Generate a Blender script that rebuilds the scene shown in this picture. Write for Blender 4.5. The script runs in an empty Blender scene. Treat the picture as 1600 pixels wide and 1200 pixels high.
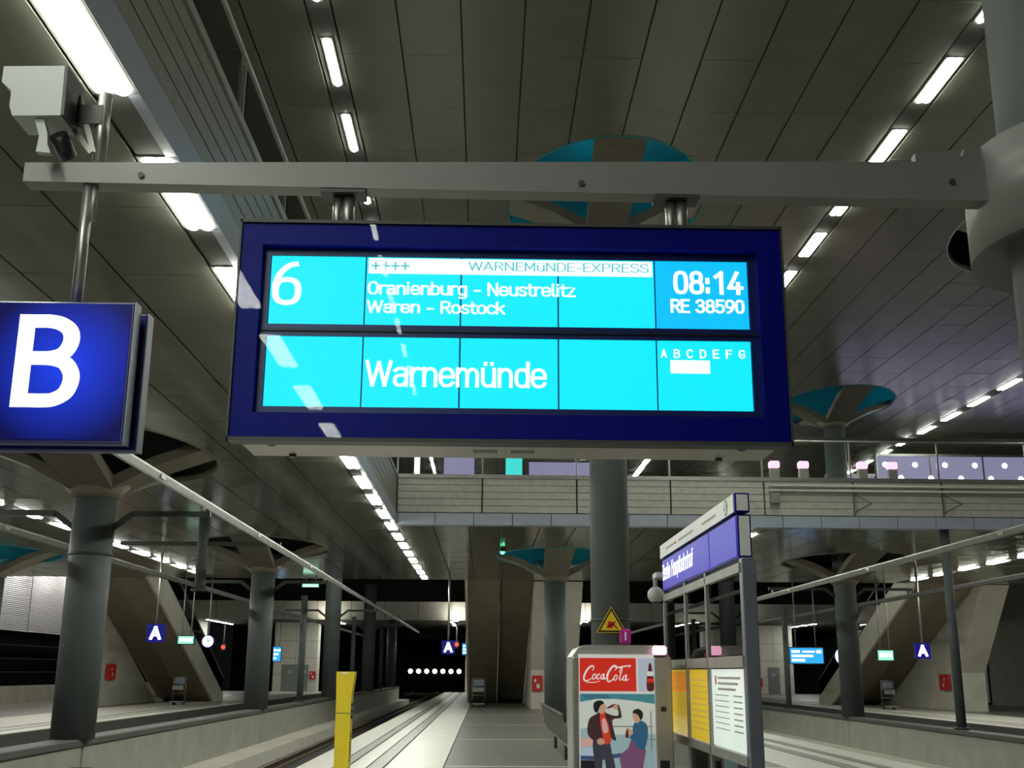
import bpy, math, random
from mathutils import Matrix, Vector
random.seed(7)
S = bpy.context.scene
COL = S.collection

# ------------------------------------------------------------------ camera
TH, YAW, ROLL = math.radians(14.4286), math.radians(1.276), math.radians(0.35)
fw = Vector((math.sin(YAW)*math.cos(TH), math.cos(YAW)*math.cos(TH), math.sin(TH)))
rt0 = Vector((math.cos(YAW), -math.sin(YAW), 0)); up0 = rt0.cross(fw)
rt = rt0*math.cos(ROLL) + up0*math.sin(ROLL); up = up0*math.cos(ROLL) - rt0*math.sin(ROLL)
CAM = Vector((0, 0, 1.65))
cd = bpy.data.cameras.new('camera'); cam = bpy.data.objects.new('camera', cd); COL.objects.link(cam)
cd.sensor_width = 36; cd.lens = 1750/1600*36; cd.clip_start = 0.05; cd.clip_end = 600
cam.matrix_world = Matrix(((rt.x, up.x, -fw.x, CAM.x), (rt.y, up.y, -fw.y, CAM.y), (rt.z, up.z, -fw.z, CAM.z), (0, 0, 0, 1)))
S.camera = cam
# ------------------------------------------------------------------ world, exposure
w = bpy.data.worlds.new('night'); S.world = w; w.use_nodes = True
w.node_tree.nodes['Background'].inputs[0].default_value = (0.55, 0.62, 0.6, 1)
w.node_tree.nodes['Background'].inputs[1].default_value = 0.006
S.view_settings.view_transform = 'Standard'; S.view_settings.look = 'None'
S.view_settings.gamma = 1; S.view_settings.use_curve_mapping = False
S.view_settings.exposure = 0.0
S.cycles.max_bounces = 6; S.cycles.diffuse_bounces = 4; S.cycles.glossy_bounces = 4
S.cycles.transparent_max_bounces = 16; S.cycles.sample_clamp_indirect = 4.0
S.cycles.caustics_reflective = False; S.cycles.caustics_refractive = False
TUBE = 64.0            # radiance of the fluorescent tubes
ZH, ZL = 11.35, 5.6    # high and low ceiling

# ------------------------------------------------------------------ materials
MATS = {}
def mat(name, c, rough=0.6, metal=0.0, var=0.12, scale=3.0, bump=0.0, bscale=8.0, emit=None, spec=0.5):
    m = bpy.data.materials.new(name); m.use_nodes = True
    nt = m.node_tree; b = nt.nodes['Principled BSDF']
    b.inputs['Roughness'].default_value = rough; b.inputs['Metallic'].default_value = metal
    b.inputs['Specular IOR Level'].default_value = spec
    tc = nt.nodes.new('ShaderNodeTexCoord')
    if var:
        n = nt.nodes.new('ShaderNodeTexNoise'); n.inputs['Scale'].default_value = scale; n.inputs['Detail'].default_value = 3
        nt.links.new(tc.outputs['Object'], n.inputs['Vector'])
        r = nt.nodes.new('ShaderNodeValToRGB'); r.color_ramp.elements[0].position = .3; r.color_ramp.elements[1].position = .7
        r.color_ramp.elements[0].color = (*[x*(1-var) for x in c], 1); r.color_ramp.elements[1].color = (*[min(1, x*(1+var)) for x in c], 1)
        nt.links.new(n.outputs['Fac'], r.inputs['Fac']); nt.links.new(r.outputs['Color'], b.inputs['Base Color'])
    else:
        b.inputs['Base Color'].default_value = (*c, 1)
    if bump:
        n2 = nt.nodes.new('ShaderNodeTexNoise'); n2.inputs['Scale'].default_value = bscale; n2.inputs['Detail'].default_value = 1
        nt.links.new(tc.outputs['Object'], n2.inputs['Vector'])
        bp = nt.nodes.new('ShaderNodeBump'); bp.inputs['Strength'].default_value = bump; bp.inputs['Distance'].default_value = .05
        nt.links.new(n2.outputs['Fac'], bp.inputs['Height']); nt.links.new(bp.outputs['Normal'], b.inputs['Normal'])
    if emit:
        b.inputs['Emission Color'].default_value = (*emit[0], 1); b.inputs['Emission Strength'].default_value = emit[1]
    MATS[name] = m; return m
def glow(name, c, s, base=(.03, .03, .03), spec=.2): return mat(name, base, .4, 0, 0, emit=(c, s), spec=spec)
def glass(name, tint=(1, 1, 1), refl=0.06, rough=0.0, ior=1.45):
    m = bpy.data.materials.new(name); m.use_nodes = True; nt = m.node_tree
    for n in list(nt.nodes):
        if n.type != 'OUTPUT_MATERIAL': nt.nodes.remove(n)
    out = [n for n in nt.nodes if n.type == 'OUTPUT_MATERIAL'][0]
    t = nt.nodes.new('ShaderNodeBsdfTransparent'); t.inputs[0].default_value = (*tint, 1)
    g = nt.nodes.new('ShaderNodeBsdfGlossy'); g.inputs['Roughness'].default_value = rough
    fr = nt.nodes.new('ShaderNodeFresnel'); fr.inputs[0].default_value = ior
    ad = nt.nodes.new('ShaderNodeMath'); ad.operation = 'ADD'; ad.inputs[1].default_value = refl; ad.use_clamp = True
    mx = nt.nodes.new('ShaderNodeMixShader')
    nt.links.new(fr.outputs[0], ad.inputs[0]); nt.links.new(ad.outputs[0], mx.inputs[0])
    nt.links.new(t.outputs[0], mx.inputs[1]); nt.links.new(g.outputs[0], mx.inputs[2]); nt.links.new(mx.outputs[0], out.inputs[0])
    MATS[name] = m; return m

M = MATS
mat('ceil_high', (.172, .175, .136), .24, .0, .05, 1.5, .05, 1.2)
mat('ceil_low', (.20, .203, .16), .14, .25, .06, 1.5, .07, 1.4)
mat('opening_dark', (.004, .004, .004), .9, 0, .1, spec=.02); mat('void_dark', (.03, .027, .022), .8, 0, .1)
mat('channel', (.15, .15, .135), .8, spec=.1)
mat('column_paint', (.088, .101, .098), .55, 0, .06, 2, spec=.25)
mat('capital', (.16, .145, .105), .6, 0, .08)
mat('teal', (.015, .25, .29), .45, 0, .15, 2)
mat('shaft_dark', (.03, .035, .03), .6, 0, .1)
mat('fascia_plank_shaded', (.24, .235, .205), .36, .0, .10, 6, .05, 20); mat('fascia_plank', (.46, .45, .395), .32, .0, .10, 6, .05, 20)  # left fascia: plank colour darkened to stand in for shade
mat('fascia_blue', (.36, .40, .46), .30, .0, .06, 4)
mat('steel', (.36, .36, .33), .38, .8, .08, 6)
mat('steel_dull', (.30, .30, .27), .45, .5, .10, 5)
mat('dark_metal', (.045, .05, .045), .5, .3, .1)
mat('pale_stone', (.62, .60, .53), .42, 0, .08, 2.5, .03, 30)
mat('grey_stone', (.27, .265, .235), .42, 0, .12, 3, .03, 30)
mat('dark_stone', (.17, .165, .145), .34, 0, .14, 4, .03, 30)
mat('joint', (.09, .09, .08), .8)
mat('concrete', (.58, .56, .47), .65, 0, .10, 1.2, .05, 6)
mat('concrete_wall', (.30, .295, .25), .6, 0, .10, 1.6, .05, 6)
mat('coping', (.075, .075, .066), .6, 0, .1)
mat('ballast', (.035, .033, .03), .9, 0, .3, 30, .6, 40)
mat('rail_rust', (.12, .07, .05), .5, .5, .2, 10)
mat('beam_grey', (.185, .187, .176), .42, .1, .06, 3)
mat('housing', (.42, .41, .36), .4, .1, .05, 3)
mat('blue_frame', (.005, .005, .20), .4, 0, .1, 4, spec=.12)
mat('blue_deep', (.008, .016, .13), .35, 0, .1, 4)
mat('black', (.01, .01, .012), .4, 0, 0)
mat('cam_white', (.42, .45, .42), .4, 0, .05)
mat('yellow', (.75, .58, .02), .35, 0, .06, 4)
mat('red', (.55, .02, .02), .4, 0, .1)
mat('red_print', (.62, .035, .02), .35, 0, .03)
mat('white_paint', (.75, .75, .72), .45, 0, .04)
mat('vend_grey', (.36, .35, .32), .4, .3, .06)
mat('post_blue', (.17, .19, .23), .35, .3, .06)
mat('warn_yellow', (.80, .52, .01), .4, 0, .04)
mat('magenta', (.45, .02, .22), .4, 0, .1)
mat('louvre', (.78, .77, .73), .5, 0, .05)
mat('door_grey', (.21, .23, .22), .5, 0, .06)
mat('bright_wall', (.66, .64, .56), .6, 0, .06)
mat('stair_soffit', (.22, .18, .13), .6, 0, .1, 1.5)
mat('wire', (.22, .22, .20), .4, .7, .1)
glow('tube', (.97, 1.0, .90), TUBE)
glow('screen_cyan', (.004, .92, 1.0), 1.02)
glow('screen_blue', (.002, .60, 1.0), 1.0)
glow('white_light', (1, 1, 1), 1.7)
glow('white_led', (.95, 1, 1), 1.5)
glow('pink_light', (1.0, .45, .62), 2.2)
glow('lilac_light', (.62, .56, .92), .48)
glow('lilac_bulb', (.95, .93, 1.0), 3.0)
glow('cyan_sign', (.06, .75, .72), 1.2)
glow('green_sign', (.25, .9, .55), 1.5)
glow('signal_red', (1.0, .04, .02), 3.0)
glow('signal_green', (.1, 1.0, .45), 4.0)
glow('tunnel_lamp', (.75, 1.0, .55), 4.0)
glow('flood', (1.0, .98, .85), 150.0); glow('added_washer', (1.0, .98, .92), 130.0)
glow('sign_blue_lit', (.004, .008, .26), .55, (.003, .003, .04))
glow('station_blue_lit', (.040, .030, .52), .75, (.004, .004, .05), .15)
glow('blue_info', (.02, .35, .9), 1.3)
glass('glass', (.93, .97, .95), .05)
glass('glass_display', (.92, .96, 1.0), .0005, ior=1.13)
glass('glass_tinted', (.62, .68, .64), .05)

# ------------------------------------------------------------------ mesh helpers
class MB:
    def __init__(s): s.v = []; s.f = []; s.sm = []
    def face(s, pts, smooth=False):
        i = len(s.v); s.v += [tuple(p) for p in pts]; s.f.append(tuple(range(i, i+len(pts)))); s.sm.append(smooth); return s
    def mesh(s, vs, fs, smooth=False):
        i = len(s.v); s.v += [tuple(p) for p in vs]
        for f in fs: s.f.append(tuple(k+i for k in f)); s.sm.append(smooth)
        return s
    def box(s, x0, x1, y0, y1, z0, z1, ch=0.0):
        if ch <= 0:
            v = [(x, y, z) for z in (z0, z1) for y in (y0, y1) for x in (x0, x1)]
            return s.mesh(v, [(0, 2, 3, 1), (4, 5, 7, 6), (0, 1, 5, 4), (2, 6, 7, 3), (0, 4, 6, 2), (1, 3, 7, 5)])
        # chamfered box, 24 vertices
        v = []; idx = {}
        for sx in (0, 1):
            for sy in (0, 1):
                for sz in (0, 1):
                    X, Y, Z = (x0, x1)[sx], (y0, y1)[sy], (z0, z1)[sz]
                    dx, dy, dz = (ch, -ch)[sx], (ch, -ch)[sy], (ch, -ch)[sz]
                    idx[sx, sy, sz, 0] = len(v); v.append((X, Y+dy, Z+dz))
                    idx[sx, sy, sz, 1] = len(v); v.append((X+dx, Y, Z+dz))
                    idx[sx, sy, sz, 2] = len(v); v.append((X+dx, Y+dy, Z))
        fs = []
        cyc = ((0, 0), (1, 0), (1, 1), (0, 1))
        for a in (0, 1):
            fs.append(tuple(idx[a, p, q, 0] for p, q in cyc)); fs.append(tuple(idx[p, a, q, 1] for p, q in cyc)); fs.append(tuple(idx[p, q, a, 2] for p, q in cyc))
            for b in (0, 1):
                fs.append((idx[a, b, 0, 0], idx[a, b, 0, 1], idx[a, b, 1, 1], idx[a, b, 1, 0]))
                fs.append((idx[a, 0, b, 0], idx[a, 0, b, 2], idx[a, 1, b, 2], idx[a, 1, b, 0]))
                fs.append((idx[0, a, b, 1], idx[0, a, b, 2], idx[1, a, b, 2], idx[1, a, b, 1]))
                for c in (0, 1): fs.append((idx[a, b, c, 0], idx[a, b, c, 1], idx[a, b, c, 2]))
        return s.mesh(v, fs)
    def cyl(s, p, q, r, r2=None, n=16, cap=True, smooth=True):
        p, q = Vector(p), Vector(q); r2 = r if r2 is None else r2
        d = (q-p).normalized(); a = d.orthogonal().normalized(); b = d.cross(a)
        ring = lambda c, rr: [c + a*rr*math.cos(2*math.pi*k/n) + b*rr*math.sin(2*math.pi*k/n) for k in range(n)]
        s.mesh(ring(p, r)+ring(q, r2), [(k, (k+1) % n, n+(k+1) % n, n+k) for k in range(n)], smooth)
        if cap: s.face(ring(p, r)[::-1]); s.face(ring(q, r2))
        return s
    def bar(s, p, q, w, h):       # rectangular bar from p to q, h upward
        p, q = Vector(p), Vector(q); d = (q-p).normalized()
        u = Vector((0, 0, 1)) if abs(d.z) < .95 else Vector((0, 1, 0))
        a = d.cross(u).normalized()*w/2; b = a.cross(d).normalized()*h/2
        v = [c+k for c in (p, q) for k in (a+b, -a+b, -a-b, a-b)]
        return s.mesh(v, [(0, 1, 2, 3), (7, 6, 5, 4), (0, 4, 5, 1), (1, 5, 6, 2), (2, 6, 7, 3), (3, 7, 4, 0)])
    def prism(s, pts, axis, a, b):  # polygon (2D) extruded along an axis
        def P(u, v, t): return {'x': (t, u, v), 'y': (u, t, v), 'z': (u, v, t)}[axis]
        n = len(pts)
        s.face([P(u, v, a) for u, v in pts]); s.face([P(u, v, b) for u, v in pts][::-1])
        for k in range(n):
            (u, v), (u2, v2) = pts[k], pts[(k+1) % n]
            s.face([P(u, v, a), P(u, v, b), P(u2, v2, b), P(u2, v2, a)])
        return s
    def data(s, name, m, off=(0, 0, 0)):
        me = bpy.data.meshes.new(name); o = Vector(off)
        me.from_pydata([tuple(Vector(v)-o) for v in s.v], [], s.f)
        for p, sm in zip(me.polygons, s.sm): p.use_smooth = sm
        me.materials.append(M[m] if isinstance(m, str) else m)
        import bmesh
        bm = bmesh.new(); bm.from_mesh(me); bmesh.ops.remove_doubles(bm, verts=bm.verts, dist=1e-5)
        bmesh.ops.recalc_face_normals(bm, faces=bm.faces); bm.to_mesh(me); bm.free()
        return me
    def build(s, name, m, parent=None):
        off = root_loc(parent) if parent else Vector((0, 0, 0))
        o = bpy.data.objects.new(name, s.data(name, m, off)); COL.objects.link(o)
        if parent: o.parent = parent
        return o
def root_loc(o):
    v = Vector((0, 0, 0))
    while o: v += o.location; o = o.parent
    return v
def tag(o, label, cat, group=None):
    o['label'] = label; o['category'] = cat
    if group: o['group'] = group
    return o
def thing(name, label, cat, loc, group=None):
    o = bpy.data.objects.new(name, None); o.empty_display_size = .2; COL.objects.link(o); o.location = loc
    return tag(o, label, cat, group)
def struct(o): o['kind'] = 'structure'; return o
def stuff(o): o['kind'] = 'stuff'; return o
def link_copy(src, loc, parent=None, name=None):
    c = src.copy(); COL.objects.link(c); c.location = loc; c.parent = parent
    if name: c.name = name
    return c
def dup(root, loc, label, group=None):
    r = root.copy(); COL.objects.link(r); r.location = loc; r['label'] = label
    if group: r['group'] = group
    for ch in list(root.children):
        c = ch.copy(); COL.objects.link(c); c.parent = r
        for g in ch.children:
            d = g.copy(); COL.objects.link(d); d.parent = c
    return r
def box(name, m, parent, *a, ch=0.0): return MB().box(*a, ch=ch).build(name, m, parent)
ORD = ['first', 'second', 'third', 'fourth', 'fifth', 'sixth', 'seventh', 'eighth', 'ninth', 'tenth', 'eleventh', 'twelfth', 'thirteenth', 'fourteenth', 'fifteenth', 'sixteenth', 'seventeenth', 'eighteenth', 'nineteenth', 'twentieth']

def curve_pts(pts, n=5):
    P = [Vector(p) for p in pts]
    if len(P) < 4: return P
    out = []
    for k in range(len(P)-1):
        a, b, c, d = P[max(k-1, 0)], P[k], P[k+1], P[min(k+2, len(P)-1)]
        for q in range(n):
            t = q/n; out.append(.5*((2*b)+(c-a)*t+(2*a-5*b+4*c-d)*t*t+(3*b-a-3*c+d)*t**3))
    return out+[P[-1]]
def oval(cx, cy, rx, ry, n=12, e=2.5):
    f = lambda v: math.copysign(abs(v)**(2/e), v)
    return [(cx+rx*f(math.cos(2*math.pi*k/n)), cy+ry*f(math.sin(2*math.pi*k/n))) for k in range(n+1)]
NB = [(.06, .48), (.13, .65), (.27, .72), (.41, .66), (.47, .50), (.47, .25), (.47, 0)]
GL = {  # monoline signage letters: advance, strokes (cap height 1, x-height .72)
 'a': (.54, [[(.06, .62), (.15, .70), (.28, .72), (.41, .67), (.46, .54), (.46, .3), (.46, 0)], [(.46, .42), (.24, .42), (.09, .36), (.05, .21), (.09, .06), (.22, 0), (.36, .04), (.46, .16)]]),
 'b': (.54, [[(.06, 0), (.06, 1)], oval(.27, .36, .21, .36)]), 'd': (.54, [[(.48, 0), (.48, 1)], oval(.27, .36, .21, .36)]),
 'c': (.48, [[(.45, .58), (.38, .69), (.26, .72), (.12, .67), (.05, .52), (.05, .2), (.12, .05), (.26, 0), (.38, .03), (.45, .14)]]),
 'e': (.54, [[(.05, .37), (.49, .37)], [(.49, .37), (.49, .50), (.41, .67), (.27, .72), (.12, .67), (.05, .50), (.05, .22), (.12, .05), (.27, 0), (.41, .04), (.48, .13)]]),
 'f': (.34, [[(.14, 0), (.14, .8), (.20, .96), (.33, 1)], [(.02, .68), (.31, .68)]]), 'g': (.54, [oval(.27, .36, .21, .36), [(.48, .72), (.48, -.1), (.40, -.24), (.26, -.28), (.1, -.24)]]),
 'h': (.54, [[(.06, 0), (.06, 1)], NB]), 'i': (.20, [[(.08, .02), (.08, .69)], [(.08, .94), (.08, .97)]]), 'k': (.50, [[(.06, 0), (.06, 1)], [(.45, .72), (.08, .32)], [(.2, .44), (.48, 0)]]),
 'l': (.22, [[(.07, 1), (.07, .14), (.11, .02), (.2, 0)]]), 'm': (.84, [[(.06, 0), (.06, .72)], [(.06, .5), (.12, .65), (.23, .72), (.35, .66), (.40, .50), (.40, .25), (.40, 0)], [(.40, .5), (.47, .65), (.58, .72), (.70, .66), (.76, .50), (.76, .25), (.76, 0)]]),
 'n': (.54, [[(.06, 0), (.06, .72)], NB]), 'o': (.54, [oval(.27, .36, .22, .36)]), 'p': (.54, [[(.06, -.27), (.06, .72)], oval(.27, .36, .21, .36)]),
 'r': (.38, [[(.06, 0), (.06, .72)], [(.06, .48), (.13, .65), (.24, .72), (.36, .70)]]), 's': (.46, [[(.41, .60), (.32, .70), (.21, .72), (.08, .67), (.06, .53), (.14, .42), (.32, .33), (.41, .22), (.38, .06), (.24, 0), (.11, .03), (.03, .12)]]),
 't': (.36, [[(.14, .95), (.14, .2), (.19, .03), (.33, 0)], [(.02, .70), (.32, .70)]]), 'u': (.54, [[(.06, .72), (.06, .4), (.06, .22), (.12, .06), (.26, 0), (.40, .06), (.47, .22)], [(.47, .72), (.47, 0)]]),
 'z': (.46, [[(.05, .72), (.42, .72), (.04, 0)], [(.04, 0), (.43, 0)]]), '-': (.40, [[(.06, .36), (.34, .36)]]), '+': (.56, [[(.06, .42), (.50, .42)], [(.28, .20), (.28, .64)]]), ' ': (.30, []), ':': (.24, [[(.1, .05), (.1, .19)], [(.1, .52), (.1, .66)]]),
 'A': (.66, [[(.03, 0), (.31, 1)], [(.31, 1), (.60, 0)], [(.13, .3), (.50, .3)]]), 'B': (.62, [[(.07, 0), (.07, 1)], [(.12, 1), (.2, 1), (.3, 1), (.42, .97), (.52, .88), (.54, .74), (.48, .60), (.36, .54), (.22, .53), (.12, .53)], [(.12, .53), (.22, .53), (.38, .52), (.51, .46), (.58, .30), (.54, .11), (.42, .015), (.3, 0), (.2, 0), (.12, 0)]]),
 'C': (.60, [[(.55, .8), (.47, .95), (.32, 1), (.15, .93), (.06, .75), (.06, .25), (.15, .07), (.32, 0), (.47, .05), (.55, .2)]]), 'D': (.62, [[(.07, 0), (.07, 1)], [(.07, 1), (.28, 1), (.45, .93), (.55, .75), (.55, .25), (.45, .07), (.28, 0), (.07, 0)]]),
 'E': (.54, [[(.07, 0), (.07, 1)], [(.07, 1), (.49, 1)], [(.07, .53), (.43, .53)], [(.07, 0), (.49, 0)]]), 'F': (.52, [[(.07, 0), (.07, 1)], [(.07, 1), (.48, 1)], [(.07, .53), (.42, .53)]]),
 'G': (.62, [[(.55, .8), (.47, .95), (.32, 1), (.15, .93), (.06, .75), (.06, .25), (.15, .07), (.32, 0), (.47, .05), (.56, .2), (.56, .45)], [(.34, .46), (.56, .46)]]), 'H': (.66, [[(.07, 0), (.07, 1)], [(.58, 0), (.58, 1)], [(.07, .53), (.58, .53)]]),
 'M': (.76, [[(.07, 0), (.07, 1)], [(.07, 1), (.37, .25)], [(.37, .25), (.67, 1)], [(.67, 1), (.67, 0)]]), 'N': (.66, [[(.07, 0), (.07, 1)], [(.07, 1), (.58, 0)], [(.58, 0), (.58, 1)]]), 'O': (.64, [oval(.32, .5, .26, .5)]),
 'P': (.58, [[(.07, 0), (.07, 1)], [(.07, 1), (.3, 1), (.47, .95), (.54, .76), (.47, .56), (.3, .50), (.07, .5)]]), 'R': (.60, [[(.07, 0), (.07, 1)], [(.07, 1), (.3, 1), (.47, .95), (.54, .76), (.47, .56), (.3, .50), (.07, .5)], [(.30, .5), (.55, 0)]]),
 'S': (.58, [[(.52, .82), (.43, .96), (.28, 1), (.12, .94), (.06, .77), (.13, .60), (.30, .52), (.47, .43), (.54, .26), (.47, .07), (.29, 0), (.13, .05), (.04, .18)]]), 'U': (.64, [[(.07, 1), (.07, .3), (.14, .08), (.32, 0), (.50, .08), (.57, .3), (.57, 1)]]),
 'W': (.92, [[(.03, 1), (.23, 0)], [(.23, 0), (.45, .95)], [(.45, .95), (.67, 0)], [(.67, 0), (.87, 1)]]), 'X': (.60, [[(.04, 0), (.55, 1)], [(.04, 1), (.55, 0)]]),
 '0': (.58, [oval(.29, .5, .22, .5, 14, 2.8)]), '1': (.58, [[(.36, 0), (.36, 1)], [(.36, 1), (.14, .80)]]), '3': (.58, [[(.08, .84), (.15, .96), (.28, 1), (.44, .94), (.49, .77), (.43, .60), (.26, .54)], [(.26, .54), (.44, .48), (.51, .28), (.45, .07), (.28, 0), (.13, .05), (.06, .18)]]),
 '4': (.58, [[(.36, 1), (.05, .28)], [(.05, .26), (.53, .26)], [(.40, .48), (.40, 0)]]), '5': (.58, [[(.48, 1), (.12, 1)], [(.12, 1), (.09, .50)], [(.09, .52), (.18, .60), (.30, .62), (.45, .54), (.51, .33), (.45, .08), (.28, 0), (.13, .04), (.06, .15)]]),
 '6': (.58, [[(.43, 1), (.30, .95), (.14, .74), (.07, .48), (.07, .28)], oval(.29, .30, .22, .30)]), '8': (.58, [oval(.29, .77, .19, .23), oval(.29, .27, .22, .27)]), '9': (.58, [[(.15, 0), (.28, .05), (.44, .26), (.51, .52), (.51, .72)], oval(.29, .70, .22, .30)])}
GL['\u00fc'] = (.54, GL['u'][1]+[[(.15, .93), (.15, .97)], [(.38, .93), (.38, .97)]])
def text(name, body, m, parent, org, ux, uz, w, h, t=.075):
    """stroke lettering fitted into a w x h rectangle whose lower left corner is org, along ux and uz"""
    quads = []; x = 0
    for c in body:
        adv, sts = GL[c]
        for sk in sts:
            P = curve_pts(sk); L = len(P)-1; l = []; r = []
            closed = (P[0]-P[-1]).length < 1e-6
            for k, p in enumerate(P):
                d = (P[min(k+1, L)]-P[max(k-1, 0)]) if not (closed and k in (0, L)) else (P[1]-P[L-1])
                d = d.normalized(); e = 0 if closed else (-t if k == 0 else (t if k == L else 0))
                q = p+d*e+Vector((x, 0)); nn = Vector((-d.y, d.x))*t; l.append(q+nn); r.append(q-nn)
            quads += [(l[k], l[k+1], r[k+1], r[k]) for k in range(L)]
        x += adv+.06
    xs = [p.x for q in quads for p in q]; ys = [p.y for q in quads for p in q]
    x0, x1, y0, y1 = min(xs), max(xs), min(ys), max(ys)
    org, ux, uz = Vector(org), Vector(ux), Vector(uz); off = root_loc(parent); vs = []; fs = []
    for q in quads:
        fs.append(tuple(range(len(vs), len(vs)+4))); vs += [tuple(org+ux*((p.x-x0)/(x1-x0)*w)+uz*((p.y-y0)/(y1-y0)*h)-off) for p in q]
    me = bpy.data.meshes.new(name); me.from_pydata(vs, [], fs); me.materials.append(M[m])
    o = bpy.data.objects.new(name, me); COL.objects.link(o); o.parent = parent
    return o
EX, EZ = (1, 0, 0), (0, 0, 1)

# ------------------------------------------------------------------ ceilings
HOLES_H = [(2.45, 22.3), (12.9, 40.5), (12.55, 22.8)]
HOLES_L = [(-7.3, 21.0), (-7.3, 37.4), (2.45, 40.0), (12.9, 40.5), (-17.2, 40.0)]
HA, HB = 2.1, 3.3
def cell(mb, x0, x1, y0, y1, z, th, holes, jit=0.0):
    """a slab cell of a ceiling with the oval openings cut out of it"""
    hit = [h for h in holes if h[0]-HA < x1 and h[0]+HA > x0 and h[1]-HB < y1 and h[1]+HB > y0]
    if not hit:
        d = [random.uniform(-jit, jit) for _ in range(4)]
        v = [(x0, y0, z+d[0]), (x1, y0, z+d[1]), (x1, y1, z+d[2]), (x0, y1, z+d[3])]
        v += [(a, b, z+th) for a, b, c in v[:4]]
        mb.mesh(v, [(3, 2, 1, 0), (4, 5, 6, 7), (0, 1, 5, 4), (1, 2, 6, 5), (2, 3, 7, 6), (3, 0, 4, 7)]); return
    hx, hy = hit[0]; n = 8; e = lambda x: HB*math.sqrt(max(0, 1-((x-hx)/HA)**2)) if abs(x-hx) < HA else 0.0
    xs = sorted(set([x0+(x1-x0)*k/n for k in range(n+1)] + [x for x in (hx-HA, hx+HA) if x0 < x < x1]))
    for a, b in zip(xs, xs[1:]):
        for s in (-1, 1):
            def lim(x):
                k = hy+s*e(x)
                return (y0, max(y0, min(y1, k))) if s < 0 else (max(y0, min(y1, k)), y1)
            la, lb = lim(a), lim(b)
            if la[1]-la[0] < 1e-4 and lb[1]-lb[0] < 1e-4: continue
            q = [(a, la[0]), (b, lb[0]), (b, lb[1]), (a, la[1])]
            v = [(x, y, z) for x, y in q]+[(x, y, z+th) for x, y in q]
            mb.mesh(v, [(3, 2, 1, 0), (4, 5, 6, 7), (0, 1, 5, 4), (1, 2, 6, 5), (2, 3, 7, 6), (3, 0, 4, 7)])
def in_view(x, y, z, m=.06):
    d = Vector((x, y, z))-CAM; k = d.dot(fw)
    if k < .5: return False
    return abs(d.dot(rt)/k*1750/800) < 1+m and abs(d.dot(up)/k*1750/600) < 1+m
def ceiling(name, spans, ys, z, holes, m, region=None):
    back = MB(); cells = []
    for (a, b) in spans:
        for c, d in zip(ys, ys[1:]):
            if region and not region((a+b)/2, (c+d)/2): continue
            cell(back, a, b, c, d, z+.05, .10, holes); cells.append((a, b, c, d))
    root = struct(back.build(name, 'joint'))
    def rank(q):
        x, y = (q[0]+q[1])/2, (q[2]+q[3])/2
        return (0 if in_view(x, y, z) else 1, math.hypot(x, y))
    cells.sort(key=rank); rest = MB()
    for k, (a, b, c, d) in enumerate(cells):
        t = MB() if k < 300 else rest
        cell(t, a+.013, b-.013, c+.004, d-.004, z, .022, holes, .005)
        if k < 300 and t.v: t.build('ceiling_panel', m, root)
    if rest.v: stuff(rest.build('ceiling_panel_field', m, root))
    return root
def steps(a, b, n): return [(a+(b-a)*k/n, a+(b-a)*(k+1)/n) for k in range(n)]
YJ = [16.31+1.753*k for k in range(-30, 27)]       # joints across the hall
ceiling('ceiling', steps(-11.6, -2.82, 9)+steps(-2.42, 7.32, 10)+steps(7.74, 17.74, 10)+steps(18.16, 32.7, 15), YJ, ZH, HOLES_H, 'ceil_high')
YL = [9.25+1.753*k for k in range(-17, 24)]
YL = [y for y in YL if y < 48.9]+[50.2]
ceiling('ceiling_low', steps(-23.3, -12.25, 12)+steps(-11.8, -2.83, 9), YL, ZL, HOLES_L, 'ceil_low')
YB = [31.35+1.7136*k for k in range(0, 12)]
ceiling('ceiling_bridge', steps(-2.5, 7.55, 10)+steps(7.98, 18.2, 10)+steps(18.65, 33.0, 14), YB, ZL, HOLES_L, 'ceil_low')
# luminaire channels
n = 0
for (x0, x1, y0, y1, z) in [(-2.82, -2.42, -36.2, 60.1, ZH), (7.32, 7.74, -36.2, 60.1, ZH), (17.74, 18.16, -36.2, 60.1, ZH),
                            (-2.83, -2.5, -20.5, 50.2, ZL), (-12.25, -11.8, -20.5, 50.2, ZL), (7.55, 7.98, 31.35, 50.2, ZL), (18.2, 18.65, 31.35, 50.2, ZL)]:
    n += 1; struct(box('trim_%d' % n, 'channel', None, x0+.02, x1-.02, y0, y1, z+.012, z+.15))

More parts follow.
